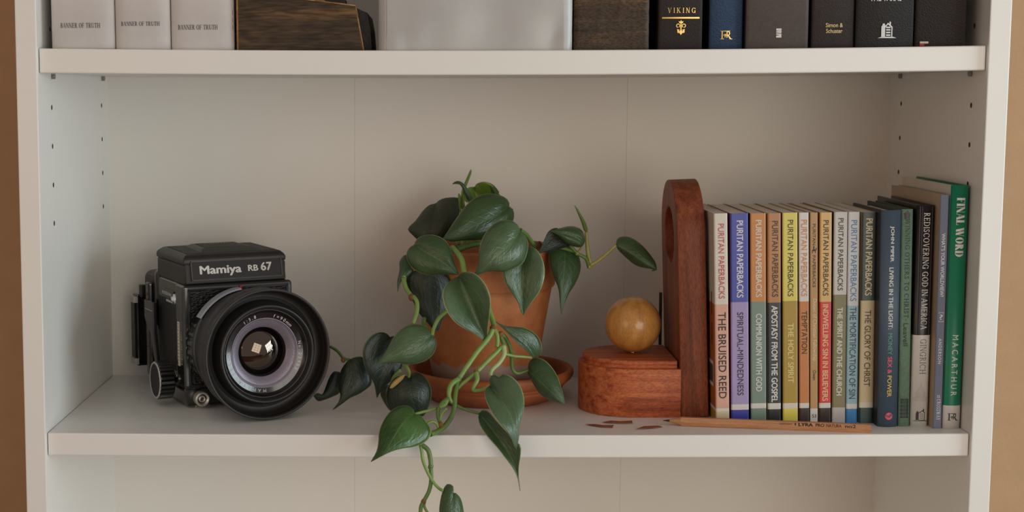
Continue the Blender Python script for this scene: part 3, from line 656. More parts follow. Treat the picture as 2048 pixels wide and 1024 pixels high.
top = MB(); lay = [(.0412, .0428), (.0406, .0437), (.0404, .0446), (.0408, .0458), (.0414, .0466), (.0414, .0488), (.0408, .0496)]
n = 26; vs = []; fs = []
for r_, z in lay:
    vs += [(x, y, z) for x, y in dshape(r_, .0368)]
q = len(dshape(.04, .0368))
for k in range(len(lay)-1):
    for i in range(q): j = (i+1) % q; fs.append((k*q+i, k*q+j, (k+1)*q+j, (k+1)*q+i))
fs += [tuple(range(q))[::-1], tuple(range((len(lay)-1)*q, len(lay)*q))]
top.add(vs, fs); top.build('step', CHERRY_X, be)
# upright: an arched board with a round hole, leaning a little to the left
def arch_board(w_, h_, hz, hr, th):
    b = MB(); n = 40; R2 = w_/2; outer = []; inner = []
    for k in range(n):
        a = 2*math.pi*k/n+math.pi/4*0
        ca, sa = math.cos(a), math.sin(a); inner.append((hr*ca, hz+hr*sa))
        # ray from the hole centre to the board outline
        t = 1e9
        if abs(ca) > 1e-6: t = min(t, R2/abs(ca))
        y, z = t*ca, hz+t*sa
        if z > h_-R2 or abs(ca) < 1e-6 and sa > 0:
            c = hz-(h_-R2); bb = sa*c; t = -bb+math.sqrt(bb*bb-(c*c-R2*R2)); y, z = t*ca, hz+t*sa
        elif z < 0:
            t = hz/-sa; y, z = t*ca, 0.
        outer.append((y, z))
    # exact corners
    for cy in (-R2, R2):
        k = min(range(n), key=lambda i: (outer[i][0]-cy)**2+outer[i][1]**2); outer[k] = (cy, 0.)
    for x in (0, th): b.add([(x, y, z) for y, z in outer+inner], [])
    N2 = 2*n
    for i in range(n):
        j = (i+1) % n
        b.f += [[i, j, n+j, n+i], [N2+i, N2+n+i, N2+n+j, N2+j], [i, N2+i, N2+j, j], [n+i, n+j, N2+n+j, N2+n+i]]
        b.m += [0]*4; b.sm += [False, False, True, True]
    return b
ub = arch_board(.090, .2052, .1560, .0252, .0243)
u = ub.build('upright', CHERRY_Z, be, .0012, 2); u.location = (.0403, 0, 0); u.rotation_euler = (0, -.036, 0)
b = MB().box((.0335, .0445, .049), (.0362, .0475, .098)); b.build('metal_plate', mat('dark_green_metal', '2a2f28', .5), be, .0006)
be.children[-1]['label'] = 'dark thin plate behind the upright'
bl = thing('wooden_ball', 'honey coloured polished wooden ball resting on the bookend base', 'ball', (.5004, .1165, zb+.0498))
BALL = wood('maple_wood', 'a46c2e', 'c98f48', 'dba860', 'Z', 110, .28, 1.2, .04, coat=.5, lo=.2, hi=.8, pore=.16)
rb = .0250; prof = [(rb*math.sin(math.pi*k/40), rb-rb*math.cos(math.pi*k/40)+.0006) for k in range(41)]
o = MB().lathe(prof, n=64).build('ball', BALL, bl, merge=True); o.rotation_euler = (.0, .0, .4)
MB().lathe([(0, 0), (.003, 0), (.0026, .0012), (0, .0012)], n=16).build('pin', CHROME, bl); bl.children[-1]['label'] = 'small metal pin'

# ------------------------------------------------------------------ pencil and shavings
CEDAR = wood('cedar_pencil_wood', 'a9744c', 'c08a60', 'cc9a70', 'X', 220, .5, 1., .1, lo=.25, hi=.8, pore=.12)
pt, pe = PZ(1326, 839.5, .0030), PZ(1742, 856.5, .0036-.0006)
pl = (pe-pt).length; ang = math.atan2(pe.y-pt.y, pe.x-pt.x)
pe_o = thing('pencil', 'natural wood hexagonal pencil lying in front of the paperbacks', 'pencil', (pt.x, pt.y, sag_low(.60)), (0, -.0018, ang))
rh = .0041; hz = rh*math.cos(R(30))
b = MB(); ringv = []
hexa = [(rh*math.cos(R(60*k)), rh*math.sin(R(60*k))) for k in range(6)]     # a flat side lies on the shelf
def hexring(x, s, n=24):
    out = []
    for k in range(n):
        a = 2*math.pi*k/n; m_ = a % (math.pi/3); rr = rh*math.cos(R(30))/math.cos(m_-math.pi/6)
        out.append((x, min(rr, s)*math.cos(a) if s else 0, hz+min(rr, s)*math.sin(a)))
    return out
lays = [(.0055, .0011), (.0085, .0019), (.0125, .0029), (.0148, .0037), (.0160, .0060), (.03, .0060), (pl, .0060)]
vs = [v for x, s in lays for v in hexring(x, s)]; fs = []
for i in range(len(lays)-1):
    for k in range(24): k2 = (k+1) % 24; fs.append((i*24+k, i*24+k2, (i+1)*24+k2, (i+1)*24+k))
fs.append(tuple(range((len(lays)-1)*24, len(lays)*24)))
b.add(vs, fs); b.build('shaft', CEDAR, pe_o)
vs = [v for x, s in ((0, .0002), (.001, .0004), (.0057, .0011)) for v in hexring(x, s)]
b = MB(); b.add(vs, [(i*24+k, i*24+(k+1) % 24, (i+1)*24+(k+1) % 24, (i+1)*24+k) for i in range(2) for k in range(24)]+[tuple(range(24))], 0, True)
b.build('graphite_point', mat('graphite', '2b2a2b', .4, .3), pe_o); pe_o.children[-1]['label'] = 'grey graphite point'
b = MB().lathe([(0, pl+.0001), (.0011, pl+.0001)], Matrix.Translation((0, 0, hz)) @ Matrix.Rotation(R(90), 4, 'Y'), 16); b.build('lead_end', MATS['graphite'], pe_o)
# print on the facet that faces the camera (upper front facet)
fa = R(-150+0); nrm = Vector((0, -math.cos(R(30)), math.sin(R(30)))); upv = Vector((0, math.sin(R(30)), math.cos(R(30))))
def pencil_text(txt, a, b_, cap, m, bold=0., font=None, name='brand_lettering'):
    c = Vector(((a+b_)/2, 0, hz))+nrm*(hz+.0001)
    return put_text(name, serif(txt, **font) if font else sans(txt, bold), m, pe_o, c, (1, 0, 0), upv, b_-a, cap)
INKP = ink('33241c')
def pxl(x): return (x-1326)/(1742-1326)*pl
pencil_text('GERMANY', pxl(1562), pxl(1587), .0017, ink('5a3a28'))
pencil_text('LYRA', pxl(1599), pxl(1628), .0030, INKP, .05)
pencil_text('PRO', pxl(1633), pxl(1650), .0028, INKP, .02)
pencil_text('NATURA', pxl(1654), pxl(1684), .0028, ink('4a3024'), .004)
pencil_text('no2', pxl(1691), pxl(1712), .0028, INKP, .015)
flat('emblem', [circ(0, .3, .3, 12), [(-.3, .1), (.3, .1), (.1, -.6), (-.1, -.6)]], INKP, pe_o, Vector((pxl(1593), 0, hz))+nrm*(hz+.0001), (1, 0, 0), upv, .0020)
SHAV = wood('shaving_wood', '6a3a22', '8a5236', 'a86c48', 'X', 300, .4, pore=.2)
for lab, pts, lift in (('narrow pencil shaving, leftmost of the three', [(1171, 850), (1188, 850.2), (1208, 851.2), (1228, 852), (1226, 856.5), (1200, 855), (1183, 852.5)], .0009),
                       ('narrow pencil shaving, rearmost of the three', [(1204, 846), (1222, 843.5), (1243, 843.2), (1264, 843.4), (1266, 848), (1240, 848), (1222, 847.4)], .0010),
                       ('narrow pencil shaving with pointed right end, nearest the pencil tip', [(1271, 860.5), (1288, 855), (1306, 852.6), (1316, 852), (1326, 855), (1310, 857.6), (1290, 858.8)], .0012)):
    base = [PZ(x, y, sag_low(.5)) for x, y in pts]; c = sum(base, Vector())/len(base)
    o = thing('pencil_shaving', lab+', on the white shelf', 'shaving', (c.x, c.y, sag_low(.5)+.0001), group='pencil shavings on the shelf')
    b = MB(); loc = []
    for p, (x, y) in zip(base, pts):
        loc.append((p.x-c.x, p.y-c.y, lift*(.5+.5*math.sin((x-pts[0][0])/9.))*.8))
    nn = len(loc); b.add(loc+[(x, y, z+.00025) for x, y, z in loc], [tuple(range(nn))[::-1], tuple(range(nn, 2*nn))]+[(i, (i+1) % nn, nn+(i+1) % nn, nn+i) for i in range(nn)])
    b.build('sliver', SHAV, o)
    b = MB(); k2 = nn//2; e = [Vector(loc[i]) for i in (k2-1, k2, (k2+1))]
    b.tube([p+Vector((0, 0, .0003)) for p in e], .00035, 5); b.build('pale_edge', mat('pale_shaving_edge', 'c9a884', .5), o)

# ------------------------------------------------------------------ saucer and potted plant
def terracotta(name, c1, c2, crust):
    m = bpy.data.materials.new(name); m.use_nodes = True; nt = m.node_tree; b = nt.nodes['Principled BSDF']; L = nt.links.new; N = nt.nodes.new
    b.inputs['Roughness'].default_value = .62
    tc = N('ShaderNodeTexCoord'); n = N('ShaderNodeTexNoise'); n.inputs['Scale'].default_value = 22; n.inputs['Detail'].default_value = 8; n.inputs['Roughness'].default_value = .65
    L(tc.outputs['Object'], n.inputs['Vector'])
    cr = N('ShaderNodeValToRGB'); e = cr.color_ramp.elements; e[0].position = .32; e[0].color = (*lin(c1), 1); e[1].position = .7; e[1].color = (*lin(c2), 1)
    L(n.outputs[0], cr.inputs[0])
    # lime crust: white stains that thin out with height
    sp = N('ShaderNodeSeparateXYZ'); L(tc.outputs['Object'], sp.inputs[0])
    n2 = N('ShaderNodeTexNoise'); n2.inputs['Scale'].default_value = 60; n2.inputs['Detail'].default_value = 6; L(tc.outputs['Object'], n2.inputs['Vector'])
    hgt = N('ShaderNodeMapRange'); hgt.inputs['From Min'].default_value = crust; hgt.inputs['From Max'].default_value = crust+.014
    hgt.inputs['To Min'].default_value = .30; hgt.inputs['To Max'].default_value = -.35; L(sp.outputs['Z'], hgt.inputs['Value'])
    ad = N('ShaderNodeMath'); ad.operation = 'ADD'; L(n2.outputs[0], ad.inputs[0]); L(hgt.outputs[0], ad.inputs[1])
    st = N('ShaderNodeMapRange'); st.inputs['From Min'].default_value = .52; st.inputs['From Max'].default_value = .66; st.inputs['To Max'].default_value = .85; L(ad.outputs[0], st.inputs['Value'])
    mx = N('ShaderNodeMix'); mx.data_type = 'RGBA'; L(st.outputs[0], mx.inputs['Factor']); L(cr.outputs[0], mx.inputs['A'])
    mx.inputs['B'].default_value = (*lin('a8978a'), 1); L(mx.outputs['Result'], b.inputs['Base Color'])
    bp = N('ShaderNodeBump'); bp.inputs['Strength'].default_value = .25; bp.inputs['Distance'].default_value = .0008; L(n2.outputs[0], bp.inputs['Height']); L(bp.outputs[0], b.inputs['Normal'])
    return m
TERRA = terracotta('terracotta_pot', 'a25a2e', 'cc8450', .027)
TERRA_S = terracotta('terracotta_saucer', '8c4826', 'b86a38', -.02)
zs = sag_low(.37)
sa = thing('plant_saucer', 'round reddish brown terracotta saucer under the plant pot', 'saucer', (.3745, .165, zs))
MB().lathe([(0, .0), (.054, .0), (.0575, .0008), (.0640, .0070), (.0672, .0108), (.0676, .0116), (.0672, .0122), (.0690, .0142), (.0703, .0152), (.0700, .0160), (.0703, .0166), (.0728, .0176), (.0755, .0200), (.0775, .0238), (.0772, .0268), (.0755, .0285), (.0730, .0285), (.0712, .0268), (.0690, .0220), (.0640, .0120), (.0600, .0065), (.0560, .0055), (0, .0055)], n=96).build('dish', TERRA_S, sa, merge=True)

POT = Vector((.3685, .165, zs+.0057))
pl_ = thing('potted_plant', 'trailing green heart-leaved philodendron in a terracotta pot', 'plant', POT)
MB().lathe([(0, 0), (.0440, 0), (.0458, .0015), (.0622, .0955), (.0628, .0985), (.0645, .0995), (.0655, .1010), (.0677, .1330), (.0672, .1352), (.0655, .1360), (.0635, .1352), (.0625, .1320), (.0610, .1180)], n=96).build('pot', TERRA, pl_, merge=True)
SOIL = mat('potting_soil', '3a2a1e', .95, bump=1, bscale=180, vary=.4, vscale=120)
b = MB(); vs = [(0, 0, .122)]; fs = []
for r_ in range(1, 9):
    for k in range(36):
        a = 2*math.pi*k/36; vs.append((.0614*r_/8*math.cos(a), .0614*r_/8*math.sin(a), .121+random.uniform(-.0016, .0022)))
fs += [(0, 1+k, 1+(k+1) % 36) for k in range(36)]+[(1+r_*36+k, 1+(r_+1)*36+k, 1+(r_+1)*36+(k+1) % 36, 1+r_*36+(k+1) % 36) for r_ in range(7) for k in range(36)]
b.add(vs, fs, 0, True); b.build('soil', SOIL, pl_)
bark = mat('bark_chip', '9a6a48', .8, vary=.3, vscale=200)
for k in range(16):
    a = random.uniform(math.pi*1.1, math.pi*1.95); r_ = random.uniform(.030, .056); q = random.uniform(.004, .008)
    cb = MB().box((-q, -q*.5, 0), (q, q*.5, q*.6)).build('bark_chip', bark, pl_, .0006)
    cb.location = (r_*math.cos(a), r_*math.sin(a), .1218); cb.rotation_euler = (random.uniform(-.4, .4), random.uniform(-.4, .4), random.uniform(0, 3))

def leaf_mat(name, c1, c2, rib, edge, rough=.36, trans=.0):
    m = bpy.data.materials.new(name); m.use_nodes = True; nt = m.node_tree; b = nt.nodes['Principled BSDF']; L = nt.links.new; N = nt.nodes.new
    b.inputs['Roughness'].default_value = rough; b.inputs['Specular IOR Level'].default_value = .55
    uv = N('ShaderNodeUVMap'); sp = N('ShaderNodeSeparateXYZ'); L(uv.outputs[0], sp.inputs[0])
    def M(op, a, c=None):
        n = N('ShaderNodeMath'); n.operation = op
        for i, v in enumerate((a, c)):
            if v is None: continue
            if isinstance(v, (int, float)): n.inputs[i].default_value = v
            else: L(v, n.inputs[i])
        return n.outputs[0]
    t = M('ABSOLUTE', M('MULTIPLY', M('SUBTRACT', sp.outputs['Y'], .5), 2.))      # 0 at the midrib, 1 at the edge
    tc = N('ShaderNodeTexCoord'); n1 = N('ShaderNodeTexNoise'); n1.inputs['Scale'].default_value = 35; n1.inputs['Detail'].default_value = 5; L(tc.outputs['Object'], n1.inputs['Vector'])
    cr = N('ShaderNodeValToRGB'); e = cr.color_ramp.elements; e[0].position = .35; e[0].color = (*lin(c1), 1); e[1].position = .68; e[1].color = (*lin(c2), 1); L(n1.outputs[0], cr.inputs[0])
    vein = M('SINE', M('ADD', M('MULTIPLY', sp.outputs['X'], 52.), M('MULTIPLY', t, -17.)))
    vein = M('MULTIPLY', M('POWER', M('MAXIMUM', vein, 0.), 10.), M('SUBTRACT', 1., t))
    def mr(v, a, c, d=0., f=1.):
        n = N('ShaderNodeMapRange'); n.inputs['From Min'].default_value = a; n.inputs['From Max'].default_value = c; n.inputs['To Min'].default_value = d; n.inputs['To Max'].default_value = f; L(v, n.inputs['Value']); return n.outputs[0]
    def mix(fac, a, c):
        n = N('ShaderNodeMix'); n.data_type = 'RGBA'; L(fac, n.inputs['Factor']); L(a, n.inputs['A']); n.inputs['B'].default_value = (*lin(c), 1); return n.outputs['Result']
    c = mix(mr(t, .05, .0, 0, .55), cr.outputs[0], rib); c = mix(M('MULTIPLY', vein, .22), c, rib); c = mix(mr(t, .94, .99, 0, .85), c, edge)
    L(c, b.inputs['Base Color'])
    n2 = N('ShaderNodeTexNoise'); n2.inputs['Scale'].default_value = 260; n2.inputs['Detail'].default_value = 4; L(tc.outputs['Object'], n2.inputs['Vector'])
    n3 = N('ShaderNodeTexNoise'); n3.inputs['Scale'].default_value = 7; n3.inputs['Detail'].default_value = 2
    mp = N('ShaderNodeMapping'); mp.inputs['Scale'].default_value = (1., 2.4, 1); L(uv.outputs[0], mp.inputs['Vector']); L(mp.outputs[0], n3.inputs['Vector'])
    bp = N('ShaderNodeBump'); bp.inputs['Strength'].default_value = .55; bp.inputs['Distance'].default_value = .0012
    L(M('ADD', M('ADD', M('MULTIPLY', n2.outputs[0], .10), M('MULTIPLY', vein, -.22)), M('MULTIPLY', n3.outputs[0], .9)), bp.inputs['Height']); L(bp.outputs[0], b.inputs['Normal'])
    return m
LEAF = leaf_mat('philodendron_leaf', '324a29', '435c38', '5c7a48', '9aa46e', .34)
LEAF_G = leaf_mat('grey_green_leaf', '42583a', '546c4a', '66824e', '9ea878', .34)
LEAF_D = leaf_mat('shade_darkened_leaf', '17251a', '213021', '344a2c', '5e6e48', .42)  # shade on leaves without direct light is put into this green
LEAF_O = leaf_mat('olive_backed_leaf', '333c2c', '3d4735', '4a5238', '59603f', .6)
LEAF_Y = leaf_mat('fresh_yellow_green_leaf', '5c7a28', '708c34', '90a850', '8a9a50', .4)
LEAF_B = leaf_mat('bright_green_leaf', '345424', '456a30', '688c48', '96ae66', .30)
STEM = mat('green_stem', '7d9a4e', .42, vary=.12, vscale=120)
STEM_Y = mat('yellow_green_stem', 'a09a58', .45, vary=.12, vscale=120)
STEM_D = mat('dark_green_stem', '5c7a3a', .42, vary=.12, vscale=120)
NODE = mat('brown_node_skin', '7a5228', .8, vary=.3, vscale=400)
CR = {'A': (800, 330), 'B': (920, 400), 'C': (1070, 400), 'D': (780, 490), 'E': (620, 630), 'F': (730, 774), 'G': (920, 740), 'H': (840, 630)}
def cv(c, p): return (CR[c][0]+p[0]/4.096, CR[c][1]+p[1]/4.096)
def leaf(c, mid, left, right, Yb, Yt, fl=.004, fr_=.004, m=None, bulge=.0015, arch=0., label=None, tipc=0.):
    """mid: base->tip, left/right: outline from base to tip. Yb, Yt: depth of base and tip. fl, fr_: how far each
    half folds back from the midrib (negative = folds forward). arch: how far the midrib bows towards the room."""
    n, h = 22, 6
    tip = mid[-1]; base = mid[0]
    V2 = lambda pts: [Vector((*cv(c, p), 0)) for p in pts]
    Lp = catmull(V2([base]+left+[tip]), n); Rp = catmull(V2([base]+right+[tip]), n); Mp = catmull(V2(mid), n)
    rows = []; uvs = []; wmax = max((Lp[k]-Mp[k]).length for k in range(n+1)) or 1
    wmr = max((Rp[k]-Mp[k]).length for k in range(n+1)) or 1
    for k in range(n+1):
        s = k/n; sm = s**1.12
        Ym = Yb+(Yt-Yb)*s-arch*math.sin(math.pi*s)-tipc*s**4
        Mk = Mp[int(round(sm*n))] if 0 < k < n else Mp[k]
        f_ = sm*n-int(sm*n); i0 = int(sm*n)
        Mk = Mp[i0].lerp(Mp[min(i0+1, n)], f_)
        row = []
        for side, E_, ff, wm in ((-1, Lp, fl, wmax), (1, Rp, fr_, wmr)):
            seq = range(h, 0, -1) if side < 0 else range(0, h+1)
            for j in seq:
                t = j/h; q = Mk.lerp(E_[k], t); wfac = (E_[k]-Mk).length/wm
                y = Ym+ff*wfac*t**1.05-bulge*math.sin(math.pi*t)*min(1, wfac*1.5)
                row.append(PY(q.x, q.y, y)); uvs.append((s, .5+.5*side*t))
        rows.append(row)
    q = 2*h+1; vs = [tuple(v-POT) for r_ in rows for v in r_]; fs = []
    for k in range(n):
        for j in range(q-1): fs.append((k*q+j, k*q+j+1, (k+1)*q+j+1, (k+1)*q+j))
    b = MB(); b.add(vs, fs, 0, True)
    o = b.build('leaf', m or LEAF, pl_, recalc=True, uvs=uvs)
    sd = o.modifiers.new('thickness', 'SOLIDIFY'); sd.thickness = .0005; sd.offset = 0
    if label: o['label'] = label
    return o
def stem(c, pts, Ya, Yb=None, r0=.0016, r1=None, m=None, name='stem', n=None):
    """pts in crop pixels; Ya, Yb: depth at the ends or Ya = list of depths"""
    ys = Ya if isinstance(Ya, list) else [Ya+(Yb-Ya)*k/(len(pts)-1) for k in range(len(pts))]
    P = [PY(*cv(c, p), y)-POT for p, y in zip(pts, ys)]
    n = n or 5*len(pts); Q = catmull(P, n); r1 = r1 or r0
    return MB().tube(Q, [r0+(r1-r0)*k/n for k in range(n+1)], 8).build(name, m or STEM, pl_)
def node(c, p, Y, r=.0022, m=None, name='stem_node'):
    P = PY(*cv(c, p), Y)-POT; b = MB()
    b.lathe([(0, -r*1.2), (r*.7, -r*.8), (r, 0), (r*.8, r*.7), (0, r*1.3)], Matrix.Translation(P) @ Matrix.Rotation(random.uniform(-.7, .7), 4, 'Y'), 10)
    return b.build(name, m or NODE, pl_)

# upper crown
leaf('A', [(296, 316), (277, 450), (255, 560), (240, 650)], [(240, 330), (190, 375), (130, 455), (67, 522), (100, 570), (150, 615), (200, 650)], [(330, 285), (400, 268), (490, 280), (487, 390), (440, 490), (350, 600), (280, 650)], .190, .165, .010, .004, LEAF_O, .004, .012, label='matt olive leaf seen from behind')
leaf('A', [(612, 180), (610, 230), (680, 262), (815, 262)], [(560, 185), (532, 230), (525, 280), (548, 306), (600, 300), (700, 285)], [(635, 150), (690, 138), (740, 155), (780, 195), (812, 235), (822, 250)], .185, .180, -.012, -.010, LEAF_Y, .0, .0, label='fresh yellow green leaf')
leaf('A', [(790, 250), (775, 215), (740, 170), (690, 140)], [(800, 235), (812, 225), (780, 180), (740, 150)], [(770, 250), (760, 215), (735, 180), (700, 152)], .170, .175, .004, .004, LEAF_B, 0, 0)
leaf('A', [(580, 288), (545, 225), (500, 155), (428, 156)], [(592, 262), (560, 205), (515, 150), (480, 133), (450, 138)], [(555, 290), (530, 230), (512, 190), (490, 160), (455, 154)], .150, .150, .003, .004, LEAF, .0, .0)
leaf('A', [(508, 372), (510, 260), (545, 140), (580, 36)], [(500, 320), (505, 215), (530, 145), (566, 65)], [(520, 320), (524, 225), (552, 150), (584, 62)], .158, .150, .003, .003, LEAF_Y, .0015, 0, label='young leaf still rolled into a spike')
leaf('A', [(492, 392), (488, 310), (480, 232)], [(484, 330), (477, 260)], [(502, 330), (495, 255)], .152, .152, .002, .002, LEAF_Y, .001, 0)
leaf('A', [(893, 346), (770, 415), (610, 505), (470, 570), (350, 604)], [(897, 318), (868, 272), (800, 243), (720, 234), (640, 256), (560, 312), (500, 384), (440, 470), (392, 545)], [(918, 352), (934, 400), (925, 460), (880, 530), (800, 590), (650, 613), (520, 617), (420, 626)], .135, .105, .016, .012, LEAF, .004, .010)
leaf('A', [(120, 658), (240, 730), (370, 810), (485, 898)], [(124, 630), (155, 594), (220, 573), (300, 579), (370, 618), (410, 680), (432, 760), (458, 840)], [(82, 674), (54, 722), (62, 785), (104, 845), (170, 886), (260, 903), (360, 893), (430, 899)], .088, .074, .008, .003, LEAF, .003, .005)
leaf('B', [(490, 262), (400, 370), (280, 480), (175, 578), (97, 643)], [(480, 215), (440, 178), (370, 163), (300, 180), (240, 228), (190, 302), (160, 392), (153, 480), (146, 545)], [(528, 285), (556, 350), (550, 430), (515, 515), (440, 563), (350, 588), (250, 581), (165, 606)], .082, .066, .012, .010, LEAF_G, .003, .012)
leaf('B', [(530, 385), (495, 560), (505, 780), (520, 944)], [(470, 400), (390, 480), (350, 580), (372, 680), (430, 770), (478, 850), (497, 915)], [(570, 378), (625, 405), (672, 475), (693, 560), (686, 660), (650, 752), (590, 832), (548, 895)], .094, .080, -.008, -.006, LEAF_G, .002, .004)
leaf('B', [(860, 372), (855, 550), (838, 760), (830, 940)], [(790, 385), (732, 425), (733, 520), (765, 625), (805, 720), (818, 820), (824, 900)], [(915, 382), (960, 432), (986, 510), (984, 590), (948, 680), (892, 768), (856, 850)], .122, .100, .006, .010, LEAF, .002, .006)
leaf('B', [(905, 372), (820, 330), (735, 370), (640, 437)], [(880, 320), (820, 240), (770, 230), (720, 264), (682, 345), (655, 405)], [(895, 377), (840, 393), (780, 410), (690, 428)], .112, .100, -.004, .002, LEAF_D, .001, 0)
leaf('B', [(1014, 362), (960, 310), (860, 280), (735, 256)], [(1023, 320), (1003, 258), (955, 224), (890, 216), (820, 232), (770, 245)], [(985, 386), (920, 376), (865, 345), (810, 298), (770, 270)], .104, .098, .012, .002, LEAF, .004, .002)
leaf('C', [(665, 367), (780, 430), (890, 505), (990, 567)], [(672, 325), (700, 304), (750, 300), (812, 323), (880, 376), (942, 448), (984, 510), (993, 545)], [(680, 405), (730, 456), (820, 530), (890, 553), (945, 561)], .115, .105, .012, .012, LEAF, .002, .003)
leaf('C', [(993, 545), (985, 570), (955, 583)], [(996, 560), (990, 575)], [(975, 562), (962, 572)], .105, .106, .002, .002, LEAF, 0, 0)
leaf('C', [(420, 262), (395, 170), (323, 42)], [(402, 245), (380, 180), (345, 95)], [(431, 245), (410, 180), (355, 85)], .118, .112, .002, .002, LEAF_Y, .001, 0, label='young leaf still rolled into a spike')
# left hanging
leaf('D', [(320, 190), (330, 450), (388, 705)], [(220, 205), (135, 265), (166, 400), (228, 540), (310, 640), (365, 700)], [(420, 205), (500, 290), (505, 420), (470, 540), (424, 620), (402, 690)], .100, .098, .006, .008, LEAF_D, .002, 0)
leaf('D', [(140, 80), (112, 200), (72, 310), (63, 385)], [(110, 90), (78, 140), (78, 210), (62, 290)], [(150, 120), (170, 180), (192, 212), (140, 258), (98, 285), (75, 345)], .110, .100, .006, .002, LEAF, .001, .003)
leaf('D', [(560, 258), (640, 450), (735, 660), (812, 822)], [(515, 280), (455, 330), (427, 402), (440, 480), (475, 560), (540, 640), (640, 702), (722, 747), (778, 805)], [(600, 222), (680, 226), (752, 282), (802, 362), (825, 452), (816, 580), (800, 700), (805, 790)], .068, .052, -.016, -.020, LEAF_G, .0015, .006)
leaf('E', [(995, 170), (860, 255), (700, 330), (545, 406)], [(985, 125), (930, 88), (860, 75), (790, 88), (730, 130), (680, 192), (638, 265), (588, 345)], [(1030, 195), (1037, 240), (1015, 310), (960, 365), (890, 394), (820, 402), (740, 395), (640, 388)], .066, .058, .012, .006, LEAF_G, .002, .006)
leaf('E', [(655, 182), (610, 400), (548, 682)], [(632, 155), (590, 140), (530, 152), (480, 192), (440, 258), (430, 322), (442, 400), (482, 490), (525, 560), (540, 640)], [(700, 178), (765, 260), (770, 380), (740, 450), (690, 515), (620, 580), (575, 632)], .082, .074, -.010, .008, LEAF_D, .002, .004)
leaf('E', [(325, 367), (335, 500), (280, 650), (188, 776)], [(300, 388), (262, 440), (236, 520), (236, 600), (250, 660), (228, 728)], [(360, 350), (430, 345), (475, 420), (507, 548), (470, 600), (400, 646), (325, 680), (258, 730)], .098, .085, .005, .006, LEAF_D, .002, .003)
leaf('E', [(242, 468), (195, 580), (130, 660), (30, 664)], [(195, 465), (155, 522), (124, 605), (100, 650), (60, 640)], [(252, 560), (240, 636), (190, 665), (122, 692), (65, 704)], .105, .092, .004, .006, LEAF_D, .001, .0)
leaf('E', [(640, 570), (620, 650), (665, 790)], [(600, 600), (578, 645), (605, 710), (640, 765)], [(660, 600), (670, 680), (672, 750)], .092, .085, .003, .003, LEAF_D, 0, 0)
leaf('E', [(812, 512), (830, 650), (880, 835)], [(780, 500), (705, 510), (645, 580), (622, 660), (632, 735), (670, 795), (760, 850)], [(842, 474), (902, 478), (960, 530), (992, 605), (990, 690), (962, 770), (930, 825)], .062, .058, .010, .012, LEAF_D, .003, .010)
leaf('E', [(776, 490), (720, 540), (655, 600)], [(740, 500), (690, 535), (660, 575)], [(760, 525), (715, 570), (678, 597)], .055, .052, .002, .002, mat('dry_leaf_sheath', 'a88a50', .7, vary=.2, vscale=100), .0012, 0, label='dry tan leaf sheath')
# front, over the shelf edge
leaf('F', [(405, 224), (330, 272), (268, 360), (215, 450), (150, 548), (48, 613)], [(396, 185), (350, 156), (280, 158), (210, 200), (150, 282), (118, 370), (110, 450), (95, 528)], [(450, 230), (497, 285), (541, 345), (533, 405), (480, 462), (400, 491), (310, 503), (200, 535)], .000, -.034, .027, .006, LEAF_B, .0015, .004)
leaf('F', [(722, 868), (712, 1020), (720, 1240)], [(722, 815), (692, 794), (665, 802), (640, 845), (618, 930), (610, 1030), (640, 1150)], [(745, 872), (785, 920), (808, 1020), (806, 1110), (770, 1190)], -.022, -.030, .008, .008, LEAF, .002, .004)
leaf('G', [(155, 355), (285, 520), (415, 715), (472, 850), (492, 990)], [(149, 385), (165, 455), (222, 542), (302, 632), (372, 722), (432, 802), (470, 880)], [(190, 326), (240, 345), (310, 430), (430, 560), (497, 620), (496, 700), (482, 790), (481, 870)], .012, -.016, -.006, -.006, LEAF, .0, .006)
leaf('G', [(248, 127), (330, 235), (420, 385), (455, 520), (462, 655)], [(210, 155), (204, 220), (240, 312), (302, 412), (372, 492), (420, 562), (441, 620)], [(245, 75), (275, 28), (312, 60), (352, 34), (420, 52), (480, 110), (516, 190), (526, 282), (512, 370), (488, 450), (484, 540)], .018, -.016, -.010, .012, LEAF_G, .001, .012)
leaf('G', [(560, 0), (650, 90), (760, 190), (862, 296)], [(556, 30), (600, 112), (652, 192), (722, 242), (790, 262), (838, 275)], [(562, -52), (592, -92), (632, -102), (700, -75), (760, -10), (800, 60), (826, 140), (848, 210)], .078, .060, .008, .010, LEAF, .002, .006)
leaf('H', [(945, 347), (860, 245), (740, 150), (617, 52)], [(986, 318), (998, 268), (975, 190), (922, 136), (850, 105), (770, 98), (690, 88)], [(902, 322), (852, 277), (772, 207), (702, 132), (652, 85)], .072, .060, .008, -.004, LEAF, .001, .004)

# vines and leaf stalks
stem('D', [(505, 20), (550, 65), (590, 130), (605, 230)], .090, .072, .0030, .0026, STEM)
stem('H', [(560, -70), (580, 0), (600, 60), (604, 104)], .070, .056, .0024, .0024)
node('H', (598, 108), .056, .0030)
stem('H', [(600, 110), (560, 190), (470, 300), (400, 400), (320, 522)], .056, .034, .0024, .0021)
node('H', (318, 525), .034, .0026, STEM_D)
stem('H', [(315, 528), (265, 560), (237, 620), (245, 690), (285, 735)], [.034, .028, .024, .022, .022], None, .0026, .0015, STEM)
stem('H', [(308, 540), (290, 650), (275, 790), (220, 890), (150, 950), (85, 977)], .033, -.006, .0020, .0022, STEM_D)
stem('F', [(680, 100), (690, 60), (700, 0)], .022, .026, .0015, .0018)
stem('H', [(285, 735), (380, 778), (488, 806)], .022, .013, .0013, .0013, STEM_D)
stem('H', [(605, 112), (630, 160), (636, 215), (630, 265)], .056, .050, .0019, .0017)
stem('H', [(684, 250), (620, 312), (540, 390), (470, 462)], .052, .036, .0021, .0019)
stem('H', [(466, 465), (400, 520), (345, 565), (300, 610)], .036, .032, .0016, .0014)
